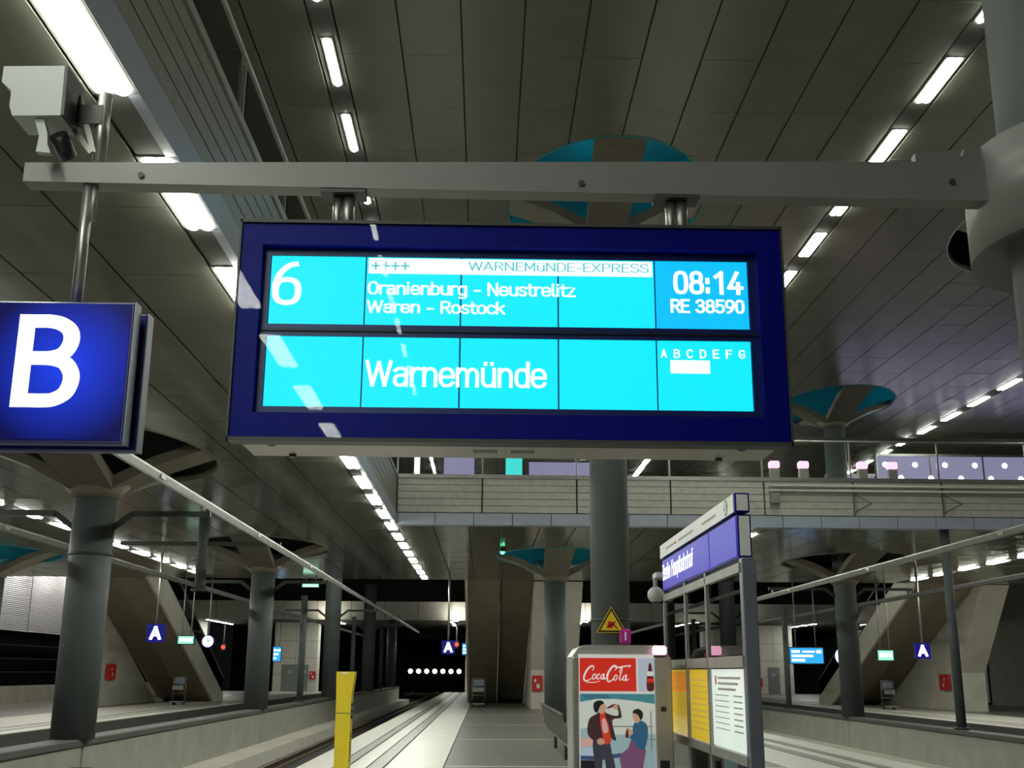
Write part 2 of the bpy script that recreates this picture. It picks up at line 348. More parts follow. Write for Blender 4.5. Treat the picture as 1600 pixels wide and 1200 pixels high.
# ------------------------------------------------------------------ floors, tracks, walls between tracks
def platform(name, xl, xr, y0, y1, light_l=True, light_r=True):
    root = struct(box(name, 'joint', None, xl, xr, y0, y1, -1.0, -.02))
    e = 2.58 if light_l and light_r else 4.4  # side platforms: pale strip widened to stand in for stronger light
    def edge(a, sgn):
        for q0, q1, m in ((0, .62, 'pale_stone'), (.65, .86, 'grey_stone'), (.89, 1.22, 'pale_stone'), (1.25, 1.52, 'grey_stone'), (1.55, e, 'pale_stone')):
            k = 0; y = y0; L = 6.0 if m == 'pale_stone' else 9.0
            while y < y1:
                b = min(y+L, y1); xa, xb = sorted((a+sgn*q0, a+sgn*q1))
                box('paving_strip', m, root, xa+.004, xb-.004, y+.006, b-.006, -.02, .0 + (0.004 if m == 'grey_stone' else 0))
                y = b
    if light_l: edge(xl, 1)
    if light_r: edge(xr, -1)
    ia, ib = xl+(e+.02 if light_l else 0), xr-(e+.02 if light_r else 0)
    ys = [y0]; y = 21.4-8.3*2 if y0 > -5 else 21.4-8.3*4
    while y < y1-4: ys.append(y); y += 8.3
    ys.append(y1)
    for a, b in zip(ys, ys[1:]):
        if b-a < .5: continue
        box('paving_band', 'pale_stone', root, ia, ib, b-.13, b-.005, -.02, 0)
        nx = max(1, round((ib-ia)/3.1))
        for (p, q) in steps(ia, ib, nx):
            ny = max(1, round((b-a)/4.15))
            for (c, d) in steps(a, b-.135, ny):
                box('paving_slab', 'dark_stone', root, p+.004, q-.004, c+.004, d-.004, -.02, 0)
    return root
platform('floor', -3.3, 8.1, -12.0, 97.0)
platform('floor_left', -23.4, -12.6, 12.0, 97.0, False, True)
platform('floor_right', 17.3, 29.0, 12.0, 97.0, True, False)
for nm, a, b in (('track_bed', -12.6, -3.3), ('track_bed', 8.1, 17.3), ('track_bed', 29.0, 40.0)):
    struct(box(nm, 'ballast', None, a, b, -4, 148, -1.25, -.95))
def rail_pair(xc, label, side):
    for s, nm in ((-1, 'outer'), (1, 'inner')):
        x = xc+s*.75
        r = thing('rail', '%s steel running rail on the %s' % ('left' if s < 0 else 'right', label), 'rail', (x, -4, -.95), 'running rails')
        MB().prism([(x-.075, -.95), (x+.075, -.95), (x+.075, -.93), (x+.012, -.91), (x+.012, -.81), (x+.036, -.80), (x+.036, -.765), (x-.036, -.765), (x-.036, -.80), (x-.012, -.81), (x-.012, -.91), (x-.075, -.93)], 'y', -4, 148).build('rail_profile', 'rail_rust', r)
        box('rail_head', 'steel_dull', r, x-.03, x+.03, -4, 148, -.766, -.76)
rail_pair(-4.95, 'track beside the near platform left edge', 0)
rail_pair(10.2, 'track beside the near platform right edge', 0)
rail_pair(-9.6, 'track beyond the left parapet wall', 0)
rail_pair(15.2, 'track beyond the right parapet wall', 0)
struct(box('track_ledge', 'concrete', None, -7.1, -6.25, -4, 97, -.95, -.58))
struct(box('track_ledge', 'concrete', None, 11.9, 12.7, -4, 97, -.95, -.80))
def parapet(name, xc, top, cols):
    root = struct(box(name, 'joint', None, xc-.16, xc+.16, -4, 97, -.95, top-.06))
    ys = [-4]+cols+[97]
    for a, b in zip(ys, ys[1:]):
        if b-a < .6: continue
        box('wall_panel', 'concrete_wall', root, xc-.2, xc+.2, a+.04, b-.04, -.95, top-.12, ch=.02)
        box('coping_slab', 'coping', root, xc-.24, xc+.24, a+.02, b-.02, top-.12, top, ch=.015)
parapet('wall_left_parapet', -7.3, .46, [3.4, 21.0, 37.4, 55.0, 72.6, 90.3])
parapet('wall_right_parapet', 12.9, .22, [4.8, 22.4, 40.5, 58.1, 75.7])

# ------------------------------------------------------------------ columns with cross arms in oval openings
def arms(parent, cx, cy, z, zc):
    """four flat arms from the column head (zc) out to the rim of the opening (z)"""
    for (dx, dy, L) in ((0, -1, HB), (0, 1, HB), (-1, 0, HA), (1, 0, HA)):
        px, py = -dy, dx; b = MB(); vs = []
        prof = [(.0, zc-.02, .42), (.40, zc-.02, .42), (L*.55, zc+(z-zc)*.55, .46), (L+.06, z+.04, .50)]
        top = [(0, zc+.22), (.4, zc+.22), (L*.55, zc+(z-zc)*.55+.2), (L+.06, z+.22)]
        for (t, zb, hw), (_, zt) in zip(prof, top):
            for s in (-1, 1):
                for zz in (zb, zt): vs.append((cx+dx*t+px*hw*s, cy+dy*t+py*hw*s, zz))
        fs = []
        for k in range(3):
            i, j = 4*k, 4*k+4
            fs += [(i, j, j+2, i+2), (i+1, i+3, j+3, j+1), (i, i+1, j+1, j), (i+2, j+2, j+3, i+3)]
        fs += [(0, 2, 3, 1), (12, 13, 15, 14)]
        b.mesh(vs, fs).build('capital_arm', 'capital', parent)
    MB().cyl((cx, cy, zc-.16), (cx, cy, zc+.1), .40, .62, 32).build('capital_cone', 'capital', parent)
def shaft(cx, cy, z, teal, h=1.7, power=0, rimblue=False):
    b = MB(); n = 64
    r0 = [(cx+HA*math.cos(2*math.pi*k/n), cy+HB*math.sin(2*math.pi*k/n)) for k in range(n)]
    for k in range(n):
        p, q = r0[k], r0[(k+1) % n]
        b.face([(*p, z+.012), (*q, z+.012), (*q, z+h), (*p, z+h)], True)
    b.face([(*p, z+h) for p in r0])
    o = struct(b.build('light_well', 'teal' if teal else 'shaft_dark'))
    rim = MB()
    for k in range(n):
        p, q = r0[k], r0[(k+1) % n]; i = lambda t: (cx+(t[0]-cx)*.985, cy+(t[1]-cy)*.985)
        rim.face([(*p, z-.012), (*q, z-.012), (*i(q), z-.012), (*i(p), z-.012)]); rim.face([(*i(p), z-.012), (*i(q), z-.012), (*i(q), z+.1), (*i(p), z+.1)], True)
        rim.face([(*p, z-.012), (*q, z-.012), (*q, z+.02), (*p, z+.02)], True)
    rim.build('rim', 'fascia_blue' if rimblue else ('teal' if teal else 'capital'), o)
    if power:
        for s in (-1, 1):
            l = bpy.data.lights.new('well_lamp', 'POINT'); l.energy = power; l.color = (.10, .78, 1.0); l.shadow_soft_size = .12
            lo = bpy.data.objects.new('well_lamp', l); COL.objects.link(lo); lo.location = (cx+s*.02, cy+s*.25, z+.30)
def column(name, cx, cy, z0, zt, label, cap=None, collar=None, r=.38, bands=()):
    t = thing(name, label, 'column', (cx, cy, z0), 'round hall columns')
    MB().cyl((cx, cy, z0), (cx, cy, zt), r, r, 40).build('shaft', 'column_paint', t)
    for zb in bands: MB().cyl((cx, cy, zb), (cx, cy, zb+.05), r+.014, r+.014, 40).build('band', 'dark_metal', t)
    if cap:
        for (zc, zr) in cap: arms(t, cx, cy, zr, zc)
    if collar:
        a, b, R = collar
        c = MB(); k = 48
        c.cyl((cx, cy, a), (cx, cy, b), R, R, k, cap=False)
        for zz in (a, b):
            for q in range(k):
                A, B = 2*math.pi*q/k, 2*math.pi*(q+1)/k
                c.face([(cx+rr*math.cos(t_), cy+rr*math.sin(t_), zz + (0.06 if zz == a and rr < R else 0)) for rr, t_ in ((r, A), (R, A), (R, B), (r, B))])
        c.build('collar', 'beam_grey', t)
    return t
column('column', 2.45, 4.05, 0, ZH+.05, 'thick grey round column at the right edge carrying the cantilever beam', collar=(3.25, 3.66, .53))
column('column', 2.45, 22.3, 0, ZH-.55, 'tall grey round column with the yellow warning triangle, behind the drinks machine', [(ZH-.7, ZH)], bands=(2.62, 2.05))
column('column', 2.45, 40.0, 0, ZL-.55, 'grey round column in front of the central stair wall, under the teal light well', [(ZL-.7, ZL)])
LN = ['nearest grey round column on the left parapet wall, below the letter B sign', 'second grey round column along the left parapet wall', 'third grey round column along the left parapet wall', 'fourth grey round column along the left parapet wall', 'fifth and farthest grey round column along the left parapet wall']
for k, y in enumerate((21.0, 37.4, 55.0, 72.6, 90.3)):
    column('column', -7.3, y, .46, ZL-.55 if k < 2 else (7.0 if k < 4 else 5.6), LN[k], [(ZL-.7, ZL)] if k < 2 else None, bands=(3.68,) if k == 0 else ())
column('column', 12.9, 40.5, .22, ZH-.55, 'grey round column rising from the right parapet wall through the bridge', [(ZH-.7, ZH), (ZL-.7, ZL)])
column('column', 12.55, 22.8, .22, ZH-.55, 'grey round column on the right parapet wall just beyond the right picture edge', [(ZH-.7, ZH)])
column('column', -17.2, 40.0, 0, ZL-.55, 'grey round column on the far left platform at the left picture edge', [(ZL-.7, ZL)])
column('column', 33.1, 76.0, -.95, 7.0, 'far grey column at the lower right picture edge')
shaft(2.45, 22.3, ZH, True, power=17)
shaft(12.9, 40.5, ZH, True, power=17)
shaft(12.55, 22.8, ZH, False, rimblue=True)
shaft(-7.3, 21.0, ZL, False, 1.1); shaft(-7.3, 37.4, ZL, False, 1.1)
shaft(2.45, 40.0, ZL, True, 1.1, power=13); shaft(-17.2, 40.0, ZL, True, 1.1, power=13)
shaft(12.9, 40.5, ZL, False, 1.1)

# ------------------------------------------------------------------ mezzanine edge (left) and bridge
DECK = 7.0
def planks_x(root, x, y0, y1, zs, th, panel):      # fascia facing +X
    y = y0
    while y < y1-.05:
        b = min(y+panel, y1)
        for za, zb in zip(zs, zs[1:]): box('fascia_plank', 'fascia_plank_shaded', root, x-th, x, y+.012, b-.012, za+.012, zb-.008)
        y = b
mz = struct(box('mezzanine_slab', 'joint', None, -23.4, -2.56, -20.5, 50.2, 6.74, DECK-.04)); struct(box('fascia_back', 'joint', None, -2.60, -2.56, -20.5, 31.0, ZL+.16, 6.74))
PZ = [5.93+.193*k for k in range(6)]
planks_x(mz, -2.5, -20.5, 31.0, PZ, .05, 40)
for (a, b) in steps(-20.5, 31.0, 4): box('edge_panel', 'fascia_blue', mz, -2.58, -2.49, a+.006, b-.006, ZL-.0, 5.92)
box('deck_edge', 'steel_dull', mz, -2.62, -2.47, -20.5, 31.0, 6.9, 7.0)
rl = thing('railing', 'glass railing with steel handrail along the left mezzanine edge', 'railing', (-2.66, -4.7, DECK))
yy = [-4.6+2.6*k for k in range(14)]
for a, b in zip(yy, yy[1:]): box('glass_pane', 'glass', rl, -2.665, -2.65, a+.05, b-.05, DECK+.06, 7.98)
for y in yy: box('post', 'steel', rl, -2.70, -2.66, y-.02, y+.02, DECK, 8.05)
MB().cyl((-2.66, -4.7, 8.07), (-2.66, 31.0, 8.07), .03, n=12).build('handrail', 'steel', rl)
MB().cyl((-2.66, -4.7, 7.05), (-2.66, 31.0, 7.05), .02, n=8).build('foot_rail', 'steel', rl)

br = struct(box('bridge_slab', 'joint', None, -2.5, 33.0, 31.08, 50.2, 6.74, DECK-.04)); struct(box('bridge_back', 'joint', None, -2.5, 33.0, 31.08, 31.12, ZL+.16, 6.74)); struct(box('bridge_back', 'joint', None, -23.4, 33.0, 50.16, 50.2, ZL+.16, 6.74))
YF = 31.0
XB = [-2.5, -.12, 2.52, 5.15, 7.78, 10.3, 12.82, 15.35, 17.9, 20.5, 23, 25.5, 28, 30.5, 33]
for a, b in zip(XB, XB[1:]):
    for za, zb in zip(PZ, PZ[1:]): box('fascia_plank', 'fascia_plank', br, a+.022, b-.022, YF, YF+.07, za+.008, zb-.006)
for (a, b) in steps(-2.5, 33.0, 33): box('edge_panel', 'fascia_blue', br, a+.010, b-.010, YF-.02, YF+.35, ZL-.01, 5.91)
box('deck_edge', 'steel', br, -2.5, 33, YF-.03, YF+.1, 6.89, 7.0)
rb = thing('railing', 'glass railing with steel handrail along the near side of the bridge', 'railing', (-2.5, 31.1, DECK))
for a, b in zip(XB, XB[1:]): box('glass_pane', 'glass', rb, a+.05, b-.05, 31.12, 31.135, DECK+.04, 7.98)
for x in XB: box('post', 'steel', rb, x-.02, x+.02, 31.10, 31.15, DECK, 8.06)
MB().cyl((-2.5, 31.1, 8.07), (33, 31.1, 8.07), .035, n=12).build('handrail', 'steel', rb)
box('rail_cap', 'dark_metal', rb, -2.5, 33, 31.08, 31.16, 8.11, 8.19)
# pipes and struts on the right half of the bridge face
for z, lab in ((6.76, 'upper'), (6.62, 'lower')):
    pp_ = thing('conduit', '%s grey conduit pipe along the right half of the bridge face' % lab, 'pipe', (7.9, 30.92, z))
    MB().cyl((7.9, 30.93, z), (33, 30.93, z), .035, n=10).build('pipe', 'fascia_plank', pp_)
    for x in XB[5:-1]: box('pipe_clip', 'steel_dull', pp_, x-.03, x+.03, 30.96, 31.0, z-.045, z+.045)
for k, x in enumerate((10.3, 12.82)):
    st = thing('stay', 'thin diagonal steel stay on the bridge face, %s of the pair right of the display' % ('left' if k == 0 else 'right'), 'stay', (x, 30.9, 6.4), 'bridge face stays')
    MB().bar((x+.03, 30.98, 6.54), (x+.32, 30.5, 6.22), .02, .02).build('strut', 'dark_metal', st)
    MB().bar((x+.03, 30.98, 6.04), (x+.32, 30.5, 6.22), .02, .02).build('strut', 'dark_metal', st)
    box('foot_plate', 'steel_dull', st, x-.0, x+.06, 30.975, 31.0, 6.0, 6.57)
jb = thing('junction_box', 'small grey box fixed on the bridge face beside the display corner', 'box', (8.05, 30.9, 6.5))
box('box_body', 'steel_dull', jb, 7.93, 8.18, 30.84, 31.0, 6.24, 6.54, ch=.01); box('box_lid', 'steel', jb, 7.95, 8.16, 30.83, 30.85, 6.26, 6.52)
# pink capped pillars on the bridge deck
for k, x in enumerate((8.62, 9.50, 11.28, 12.18)):
    g = thing('barrier_pillar', 'grey pillar with pink glowing cap on the bridge, %s from the left' % ORD[k], 'pillar', (x, 33.0, DECK), 'pillars with pink caps')
    box('pillar_body', 'housing', g, x-.14, x+.14, 32.9, 33.1, DECK, 7.62, ch=.02); box('glowing_cap', 'pink_light', g, x-.155, x+.155, 32.88, 33.12, 7.62, 7.84, ch=.04)
# lit shop front on the bridge deck
def shop(xs, y, z0, z1, label, bulbs, name='shop_front'):
    t = thing(name, label, 'shop front', (xs[0], y, DECK))
    box('rear_wall', 'housing', t, xs[0], xs[-1], y+.1, y+.25, DECK, z1+.1)
    for a, b in zip(xs, xs[1:]):
        p = box('backlit_panel', 'lilac_light', t, a+.03, b-.03, y, y+.1, z0, z1)
        box('mullion', 'steel', t, a-.03, a+.03, y-.04, y+.1, DECK, z1+.05)
    box('head_rail', 'steel', t, xs[0], xs[-1], y-.04, y+.1, z1, z1+.1)
    if bulbs:
        k = 0; x = xs[0]+.35
        while x < xs[-1]-.2:
            zz = z1-.35-(.55 if k % 2 else 0)
            while zz > z0+.9:
                MB().cyl((x, y-.06, zz), (x, y, zz), .09, .12, 10).build('bulb', 'lilac_bulb', t); zz -= 1.1
            x += .62; k += 1
    return t
shop([16.0, 18.2, 20.4, 22.6, 24.8], 45.0, DECK+.2, 10.35, 'lilac backlit shop front dotted with white bulbs on the bridge, right', True)
shop([13.9, 15.9], 45.0, DECK+.2, 9.5, 'low narrow lilac backlit shop panel left of the dotted shop front', True)
def deck_panel(name, label, cat, m, x0, x1, y, z0, z1):
    t = thing(name, label, cat, (x0, y, DECK))
    box('casing', 'dark_metal', t, x0-.04, x1+.04, y, y+.12, z0-.05, z1+.05); box('lit_face', m, t, x0, x1, y-.01, y, z0, z1)
    for s in (x0+.05, x1-.05): box('leg', 'dark_metal', t, s-.03, s+.03, y+.02, y+.08, DECK, z0)
deck_panel('lit_panel', 'white vertical lit strip on the bridge just below the display', 'light panel', 'white_light', -2.62, -2.42, 40, 8.3, 9.6)
deck_panel('lit_panel', 'lilac lit shop window on the bridge below the display, left', 'light panel', 'lilac_light', -1.55, -.45, 40, 8.1, 9.3)
deck_panel('lit_panel', 'cyan lit sign on the bridge below the display centre', 'sign', 'cyan_sign', .68, 1.28, 40, 8.2, 9.4)
deck_panel('lit_panel', 'lilac lit shop window on the bridge right of the cyan sign', 'light panel', 'lilac_light', 1.6, 3.9, 42, 8.2, 9.4)

# ------------------------------------------------------------------ hall walls and far end
wl = struct(box('wall_left', 'opening_dark', None, -24.2, -23.4, 12, 97, -.95, 8.0))
lv = MB()
z = 3.5
while z < 7.0:
    lv.prism([(-23.4, z), (-23.33, z+.01), (-23.36, z+.075), (-23.4, z+.08)], 'y', 12, 97); z += .095
stuff(lv.build('louvre_slats', 'louvre', wl))
for y in (20, 30, 40, 50, 59, 68, 77): box('louvre_joint', 'dark_metal', wl, -23.335, -23.32, y, y+.03, 3.5, 7.0)
for zz in (1.5, 2.15, 2.8): box('guard_wire', 'dark_metal', wl, -23.34, -23.31, 12, 97, zz, zz+.03)
box('dado', 'concrete', wl, -23.4, -23.2, 12, 97, 0, .85)
struct(box('wall_right', 'concrete_wall', None, 40.0, 40.5, 12, 150, -.95, 11.5))
struct(box('wall_back', 'opening_dark', None, -24, 40, 150, 150.5, -1.3, 12))
struct(box('wall_far_upper', 'void_dark', None, -24, 40, 92.2, 92.6, 7.05, 11.5))
fs_ = struct(box('far_slab', 'joint', None, -24, 40, 91.1, 110, 5.6, 7.05))
for (a, b) in steps(-24, 40, 24): box('fascia_panel', 'bright_wall', fs_, a+.02, b-.02, 91.0, 91.1, 5.6, 7.05)
struct(box('tunnel_roof', 'opening_dark', None, -24, 40, 110, 150, 5.6, 6.0))
for a, b, nm in ((-24, -7.6, 'tunnel_pier'), (-2.0, 8.2, 'tunnel_pier')):
    struct(box(nm, 'opening_dark', None, a, b, 110, 110.5, -.95, 5.6))
def service_block(xa, xb, y0, y1, label, doors, red=None):
    t = thing('service_block', label, 'building', (xa, y0, 0))
    for (za, zb) in ((0, 1.35), (1.35, 2.7), (2.7, 4.05), (4.05, 5.58)):
        for (a, b) in steps(xa, xb, max(1, round((xb-xa)/1.8))): box('wall_panel', 'bright_wall', t, a+.012, b-.012, y0, y1, za+.012, zb-.012)
    box('core', 'joint', t, xa+.02, xb-.02, y0+.03, y1-.03, 0, 5.58)
    for (a, b) in doors:
        d = box('door', 'door_grey', t, a, b, y0-.015, y0+.02, 0, 2.15); box('door_handle', 'steel', d, b-.14, b-.08, y0-.05, y0-.015, 1.0, 1.12)
        box('door_plate', 'cam_white', d, (a+b)/2-.12, (a+b)/2+.12, y0-.02, y0-.015, 1.45, 1.7)
    return t
def red_box(x, y, z, label, w=.42, h=.62, d=.14, face=0):
    """face 0: back at plane Y=y; face +-1: back at plane X=x, looking along +-X"""
    t = thing('hose_cabinet', label, 'fire cabinet', (x, y, z), 'red fire cabinets')
    def bx(nm, m, u0, u1, d0, d1, v0, v1, ch=0.0):
        if face == 0: box(nm, m, t, x+u0, x+u1, y-d1, y-d0, z+v0, z+v1, ch=ch)
        else: box(nm, m, t, *sorted((x+face*d0, x+face*d1)), y+u0, y+u1, z+v0, z+v1, ch=ch)
    bx('cabinet_body', 'red', -w/2, w/2, 0, d, -h/2, h/2, .02)
    bx('pictogram', 'white_paint', -.03, .11, d-.002, d+.004, -.22, -.02); bx('pictogram', 'white_paint', -.14, -.05, d-.002, d+.004, .06, .2)
    return t
service_block(-17.4, -13.8, 95.5, 97, 'pale service block with two grey doors at the far left platform end', [(-16.7, -15.3), (-15.1, -14.5)])
red_box(-14.12, 95.5, 1.3, 'red fire cabinet beside the grey doors of the far left service block', .5, .62)
service_block(22.4, 25.7, 95.5, 97, 'pale service block behind the blue departure screen on the right', [(23.5, 24.5)])
red_box(22.75, 95.5, .95, 'small red fire cabinet seen just right of the glass shelter post', .55, .65)
service_block(-1.60, 6.9, 95.5, 97, 'pale block behind the central stair at the platform end', [])
service_block(28.8, 31.2, 71, 73, 'pale block with a grey door beyond the right stair', [(29.3, 30.2)])
# tunnel lamps
for k in range(8):
    x = -10.6+k*1.02+(.25 if k else 0)
    t = thing('tunnel_lamp', 'small pale green tunnel lamp in the dark, %s from the left' % ORD[k], 'lamp', (x, 146, 1.5), 'row of tunnel lamps')
    MB().cyl((x, 145.9, 1.7), (x, 146.1, 1.7), .30, .30, 12).build('lamp_lens', 'tunnel_lamp', t); box('lamp_bracket', 'dark_metal', t, x-.1, x+.1, 146.1, 150, 1.6, 1.8)
# flood lamps under the far slab
for x, lab in ((-12.3, 'left platform service block'), (-2.3, 'hanging letter A in the centre'), (7.9, 'drinks machine'), (19.5, 'blue departure screen on the right')):
    t = thing('flood_lamp', 'bright flood lamp on the far pale slab above the %s' % lab, 'lamp', (x, 91, 5.5), 'far flood lamps')
    box('lamp_box', 'dark_metal', t, x-.22, x+.22, 90.1, 90.5, 5.35, 5.5); box('lamp_lens', 'flood', t, x-.2, x+.2, 90.12, 90.48, 5.5, 5.53)
    box('bracket', 'dark_metal', t, x-.04, x+.04, 90.4, 91.0, 5.38, 5.62)

for k, y in enumerate((52.5, 56.5, 60.5, 64.5, 68.5)):  # unseen lamps added to brighten the louvred wall
    t = thing('added_wall_washer', 'added unseen wall washing lamp above the louvred left wall, %s from the near end' % ORD[k], 'lamp', (-23.4, y, 7.4), 'added wall washers')
    box('lamp_arm', 'dark_metal', t, -23.4, -22.5, y-.03, y+.03, 7.45, 7.5); box('lamp_box', 'dark_metal', t, -22.8, -22.5, y-.5, y+.5, 7.38, 7.45); box('lamp_lens', 'added_washer', t, -22.77, -22.53, y-.47, y+.47, 7.35, 7.38)
# ------------------------------------------------------------------ stairs
def stair(xw, s, label, wid):
    """flight rising towards the viewer; s=-1: soffit left of xw with an infill wall right of it, s=1: mirrored"""
    t = thing('staircase', label, 'staircase', (xw, 58, 0))
    xa, xm, xb = xw, xw+s*1.45, xw+s*2.95
    yt, yb, zt = 50.3, 64.0, 5.75                 # soffit line: (yt, zt) -> (yb, 0)
    sl = zt/(yb-yt)
    def flight(x0, x1, dz, nm, m):
        x0, x1 = sorted((x0, x1))
        MB().prism([(yt, zt+dz), (yb-dz/sl*0, max(0, dz)), (yb+1.6, 0), (yb+1.8, .5), (yt+1.8*0, zt+dz+1.0)], 'x', x0, x1).build(nm, m, t)
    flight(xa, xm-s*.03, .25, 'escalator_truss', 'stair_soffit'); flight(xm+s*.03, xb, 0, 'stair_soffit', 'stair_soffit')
    for k in range(26):                           # steps on top
        y = yb+1.0-k*(yb-yt)/26; z = .55+k*zt/26
        if z+.2 > 6.6: break
        box('tread', 'dark_stone', t, min(xm, xb)+.1, max(xm, xb)-.1, y-.55, y, z, z+.22)
    # outer flank panel with balustrade
    x0, x1 = sorted((xb, xb+s*.12))
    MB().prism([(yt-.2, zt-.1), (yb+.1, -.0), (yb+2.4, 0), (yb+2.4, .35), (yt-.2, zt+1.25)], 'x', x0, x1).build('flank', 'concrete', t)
    MB().prism([(yt+.3, zt+1.25), (yb+2.4, .38), (yb+2.4, 1.25), (yt+.3, zt+2.15)], 'x', xb+s*.05, xb+s*.07).build('balustrade_glass', 'glass', t)
    MB().cyl((xb+s*.06, yt+.3, zt+2.18), (xb+s*.06, yb+2.4, 1.28), .04, n=10).build('handrail', 'steel', t)
    # infill wall under the other side; its near end leans out towards the top
    x0, x1 = sorted((xw-s*.02, xw-s*wid))
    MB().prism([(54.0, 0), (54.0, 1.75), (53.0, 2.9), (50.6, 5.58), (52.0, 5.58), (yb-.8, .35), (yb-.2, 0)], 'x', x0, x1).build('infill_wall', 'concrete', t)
    return t
stair(2.15, -1, 'central staircase on the near platform seen from below, with pale wall and dark recess', 2.2)
stair(-17.9, 1, 'left platform staircase with dark soffit and glass balustrade', .35)
stair(22.3, -1, 'right platform staircase with dark soffit behind the steel post', 1.3)
red_box(2.46, 54.0, 1.15, 'red fire cabinet on the pale wall of the central staircase', .48, .72)
red_box(-17.88, 55.6, 1.55, 'red fire cabinet on the wall of the left staircase', 1.1, .75, face=1)
red_box(22.28, 55.4, 1.3, 'red fire cabinet on the wall of the right staircase', 1.1, .75, face=-1)

# ------------------------------------------------------------------ luminaires
def make_light(double, name, label):
    t = thing(name, label, 'light', (0, 0, 0))
    hw = .13 if double else .065
    box('tray', 'channel', t, -hw-.03, hw+.03, 0, 1.5, -.002, .03)
    for x in ((-.064, .064) if double else (0,)):
        b = MB(); n = 8; r = .062
        pr = [(x+r*math.cos(a), -.004-r*.55*math.sin(a)) for a in [math.pi*k/n for k in range(n+1)]]
        sm = [(x+(px_-x)*.55, -.004+(pz+.004)*.6) for px_, pz in pr]
        for ys, pa in ((.02, sm), (.07, pr), (1.43, pr), (1.48, sm)):
            b.v += [(px_, ys, pz) for px_, pz in pa]
        m_ = n+1
        for q in range(3):
            for k in range(n): b.f.append((q*m_+k, q*m_+k+1, (q+1)*m_+k+1, (q+1)*m_+k)); b.sm.append(True)
        b.f.append(tuple(range(m_))); b.sm.append(False); b.f.append(tuple(range(3*m_, 4*m_))); b.sm.append(False)
        b.build('tube', 'tube', t)
    return t
L2 = make_light(True, 'twin_tube_light', ''); L1 = make_light(False, 'tube_light', '')
used = {}
def light_row(proto, x, ys, z, where, group):
    k = 0
    for y in ys:
        vis = in_view(x, y+.75, z, .02)
        if vis: lab = '%s fluorescent light %s' % (ORD[min(k, 19)], where); k += 1
        else: lab = 'fluorescent light %s, out of the picture' % where.replace('of the row ', '')
        if proto not in used: used[proto] = 1; proto.location = (x, y, z); proto['label'] = lab; proto['group'] = group
        else: dup(proto, (x, y, z), lab, group)
rng = lambda a, n, st=2.495: [a+st*k for k in range(n)]
light_row(L2, -2.66, rng(5.74-2.495*10, 28), ZL, 'of the row along the left mezzanine edge', 'mezzanine edge lights, left')
light_row(L1, -2.62, rng(15.85-2.495*19, 35), ZH, 'of the row on the high ceiling left of the teal well', 'high ceiling lights, left')
light_row(L2, 7.53, rng(16.09-2.495*4, 21), ZH, 'of the row on the high ceiling near the right column', 'high ceiling lights, right')
light_row(L2, -8.7, rng(-6.4, 24), ZH-.045, 'of the row on the high ceiling above the left mezzanine', 'high ceiling lights, over the mezzanine')
light_row(L2, 17.95, rng(26.2, 13), ZH, 'of the row on the high ceiling far right over the railing', 'high ceiling lights, far right')
light_row(L2, -12.02, rng(8.9, 16), ZL, 'of the row over the far left platform edge', 'low lights, far left')
light_row(L2, 7.77, rng(32.4, 7), ZL, 'of the row under the bridge behind the station sign', 'lights under the bridge')
light_row(L2, -22.1, rng(11.4, 15), ZL-.045, 'of the row along the louvred left wall', 'low lights, louvred wall')
light_row(L2, 28.4, rng(32.0, 7), ZL-.045, 'of the row under the bridge at the far right', 'low lights, outer right')
for x_, w_ in ((-22.1, 'louvred left wall'), (-12.02, 'left service block'), (-2.66, 'central letter A sign'), (7.77, 'tall column'), (18.43, 'blue departure screen'), (26.6, 'slim post right')):
    light_row(L2, x_, rng(91.6, 4), 5.6-.032, 'of the far slab row near the '+w_, 'lights under the far slab')
light_row(L2, 18.43, rng(32.0, 7), ZL, 'of the row under the bridge over the right platform', 'low lights, right platform')

# ------------------------------------------------------------------ cantilever beam, display, letter B sign, camera
bm_ = thing('cantilever_beam', 'tapered grey cantilever beam across the top carrying the departure display', 'beam', (1.9, 4.05, 3.45))
MB().prism([(-1.775, 3.445), (1.93, 3.425), (1.93, 3.59), (-1.775, 3.522)], 'y', 3.97, 4.055).build('beam_body', 'beam_grey', bm_)
MB().prism([(1.93, 3.40), (1.95, 3.40), (1.95, 3.62), (1.93, 3.62)], 'y', 3.955, 4.07).build('end_plate', 'dark_metal', bm_)
MB().prism([(1.66, 3.584), (1.84, 3.584), (1.84, 3.645), (1.66, 3.625)], 'y', 3.98, 4.02).build('bracket', 'beam_grey', bm_)
MB().prism([(1.84, 3.588), (1.93, 3.588), (1.93, 3.66), (1.86, 3.65)], 'y', 3.985, 4.05).build('bracket', 'beam_grey', bm_)
for x, z in ((1.79, 3.50), (-1.33, 3.475), (.35, 3.47)): MB().cyl((x, 3.962, z), (x, 3.972, z), .012, n=10).build('bolt', 'dark_metal', bm_)

dp = thing('departure_display', 'large blue departure display with cyan screens hanging from the cantilever beam', 'display', (.085, 4.08, 2.44))
X0, X1, Z0, Z1 = -.916, 1.086, 2.45, 3.262
box('housing', 'housing', dp, X0+.012, X1-.012, 3.96, 4.27, Z0, Z1-.01, ch=.01)
fr = MB(); IX0, IX1, IZ0, IZ1 = -.838, .998, 2.542, 3.178
for (a, b, c, d) in ((X0, X1, IZ1, Z1), (X0, X1, Z0, IZ0), (X0, IX0, IZ0, IZ1), (IX1, X1, IZ0, IZ1)): fr.box(a, b, 3.905, 3.965, c, d)
fr.build('front_frame', 'blue_frame', dp)
ed = MB()
for (a, b, c, d) in ((X0-.006, X1+.006, Z1, Z1+.012), (X0-.006, X1+.006, Z0-.014, Z0), (X0-.008, X0, Z0-.014, Z1+.012), (X1, X1+.008, Z0-.014, Z1+.012)): ed.box(a, b, 3.895, 3.97, c, d)
ed.build('edge_trim', 'dark_metal', dp)
